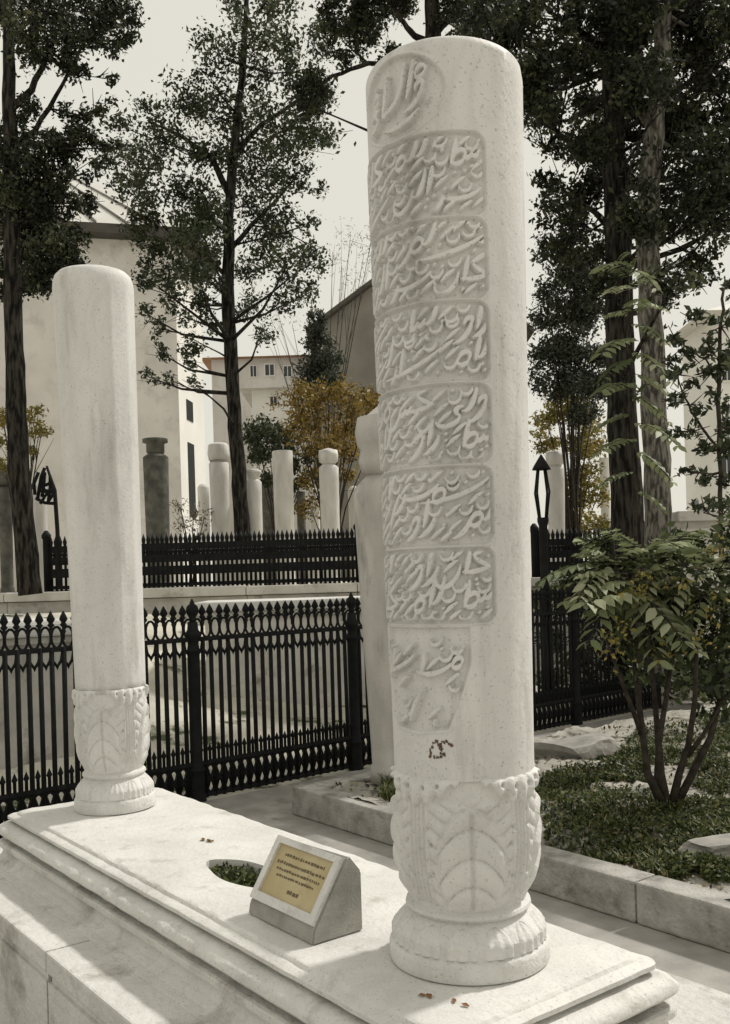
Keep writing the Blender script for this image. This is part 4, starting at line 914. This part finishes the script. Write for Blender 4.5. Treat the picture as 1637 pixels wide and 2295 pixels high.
link('crown', leaf_mesh('crown', np.concatenate(Cs), .055, np.concatenate(Hs), .55), M['leaf_shrub'], sh)
C=[];Dd=[];Hh=[]; lb = MB()
tops = [S(1395,1290,SY)-SB, S(1460,1300,SY)-SB, S(1540,1330,SY)-SB]
FR_ = [(1395,1290,1290,1270,.35,.85,-.1),(1395,1290,1310,1210,.3,.7,-.05),(1400,1285,1370,1170,.2,.6,0),(1400,1290,1460,1180,.3,.7,0),(1400,1295,1530,1230,.35,.75,-.1),(1400,1300,1490,1400,.25,.95,-.25),(1395,1295,1300,1330,.5,.85,-.2),(1395,1300,1340,1400,.5,.6,-.2),(1520,1260,1600,1200,.3,.7,0),(1520,1260,1450,1200,.35,.6,.1),(1540,1330,1620,1300,.4,.6,-.1),(1400,1290,1280,1330,.2,.8,-.05),(1395,1285,1290,1190,.25,.5,.1),(1470,1240,1550,1170,.3,.6,.2),(1400,1300,1440,1420,.4,.7,-.2),(1430,1230,1360,1180,.2,.55,.2),(1560,1290,1500,1240,.3,.5,0)]
for k in range(34):
    b0 = random.choice(((1400,1290),(1470,1250),(1530,1270),(1590,1290),(1440,1330),(1350,1260)))
    t_ = random.uniform(0,6.28); l_ = random.uniform(70,150); FR_.append((b0[0],b0[1],b0[0]+l_*math.cos(t_),b0[1]+l_*.75*math.sin(t_),random.uniform(.25,.5),random.uniform(.35,1.0),random.uniform(-.3,.25)))
for (bx_,by_,ex,ey,dr,hu,off) in FR_:
    a = S(bx_,by_,SY)-SB; e = S(ex,ey,SY+off)-SB; L = (e-a).length*1.12; dv = (e-a)+Vector((0,0,dr*L*.9))
    frond(C,Dd,Hh,a,dv,L,dr,hu,8,lb)
link('fronds', frond_mesh('fronds',C,Dd,Hh), M['leaf_frond'], sh); lb.build('frond_stalks', M['stem'], sh)
C=[];Hh2=[]
for (px,py,r_) in ((1395,1340,18),(1520,1300,16),(1440,1290,14),(1570,1360,18),(1560,1430,18),(1360,1440,20),(1480,1440,18),(1590,1215,14),(1420,1330,12),(1375,1400,14)):
    rad = r_*K*SY/F_PX; p_,h_ = clump_points(S(px,py,SY-.22)-SB, rad*1.9, 26, 12, .5); C.append(p_); Hh2.append(h_)
link('yellow_leaves', leaf_mesh('yellow_leaves', np.concatenate(C), .03, np.concatenate(Hh2)*.8+.2, .5), M['leaf_yellow'], sh)
# tall frond sapling against the trunks
FB = Vector((S(1420,1500,8.2).x, 8.2, .15))
fs = empty('frond_sapling', FB, 0, label='tall sapling with light green fronds stacked in front of the tree trunks', cat='sapling')
stem = [FB*0]+[S(px,py,8.2)-FB for px,py in ((1416,1250),(1408,1050),(1402,850),(1398,700),(1400,600))]
MB().tube(stem,[.022,.018,.015,.012,.009,.005],7).build('stem', M['stem'], fs)
C=[];Dd=[];Hh=[]; lb=MB()
for (sy,ex,ey,hu) in ((600,1335,600,.6),(600,1440,640,.9),(620,1365,590,.5),(640,1450,605,.7),(650,1360,650,1.0),(680,1470,690,.8),(700,1345,700,.75),(720,1455,760,.55),(760,1350,790,.6),(780,1460,840,.8),(800,1360,840,.4),(830,1470,880,.9),(870,1340,870,.6),(880,1460,930,.7),(920,1340,950,.5),(940,1480,990,.8),(980,1345,1010,.6),(1000,1465,1060,.6),(1050,1350,1080,.5),(610,1410,560,.5),(700,1425,660,.55),(900,1440,830,.5),(1090,1460,1130,.6),(560,1380,575,.6)):
    a = S(1402+(sy-600)*.02,sy,8.2)-FB; e = S(ex,ey,8.2+random.uniform(-.35,.1))-FB; L=(e-a).length*1.1; frond(C,Dd,Hh,a,(e-a)+Vector((0,0,.45*L)),L,.45,hu*.9,8,lb)
link('fronds', frond_mesh('fronds',C,Dd,Hh), M['leaf_frond'], fs); lb.build('frond_stalks', M['stem'], fs)
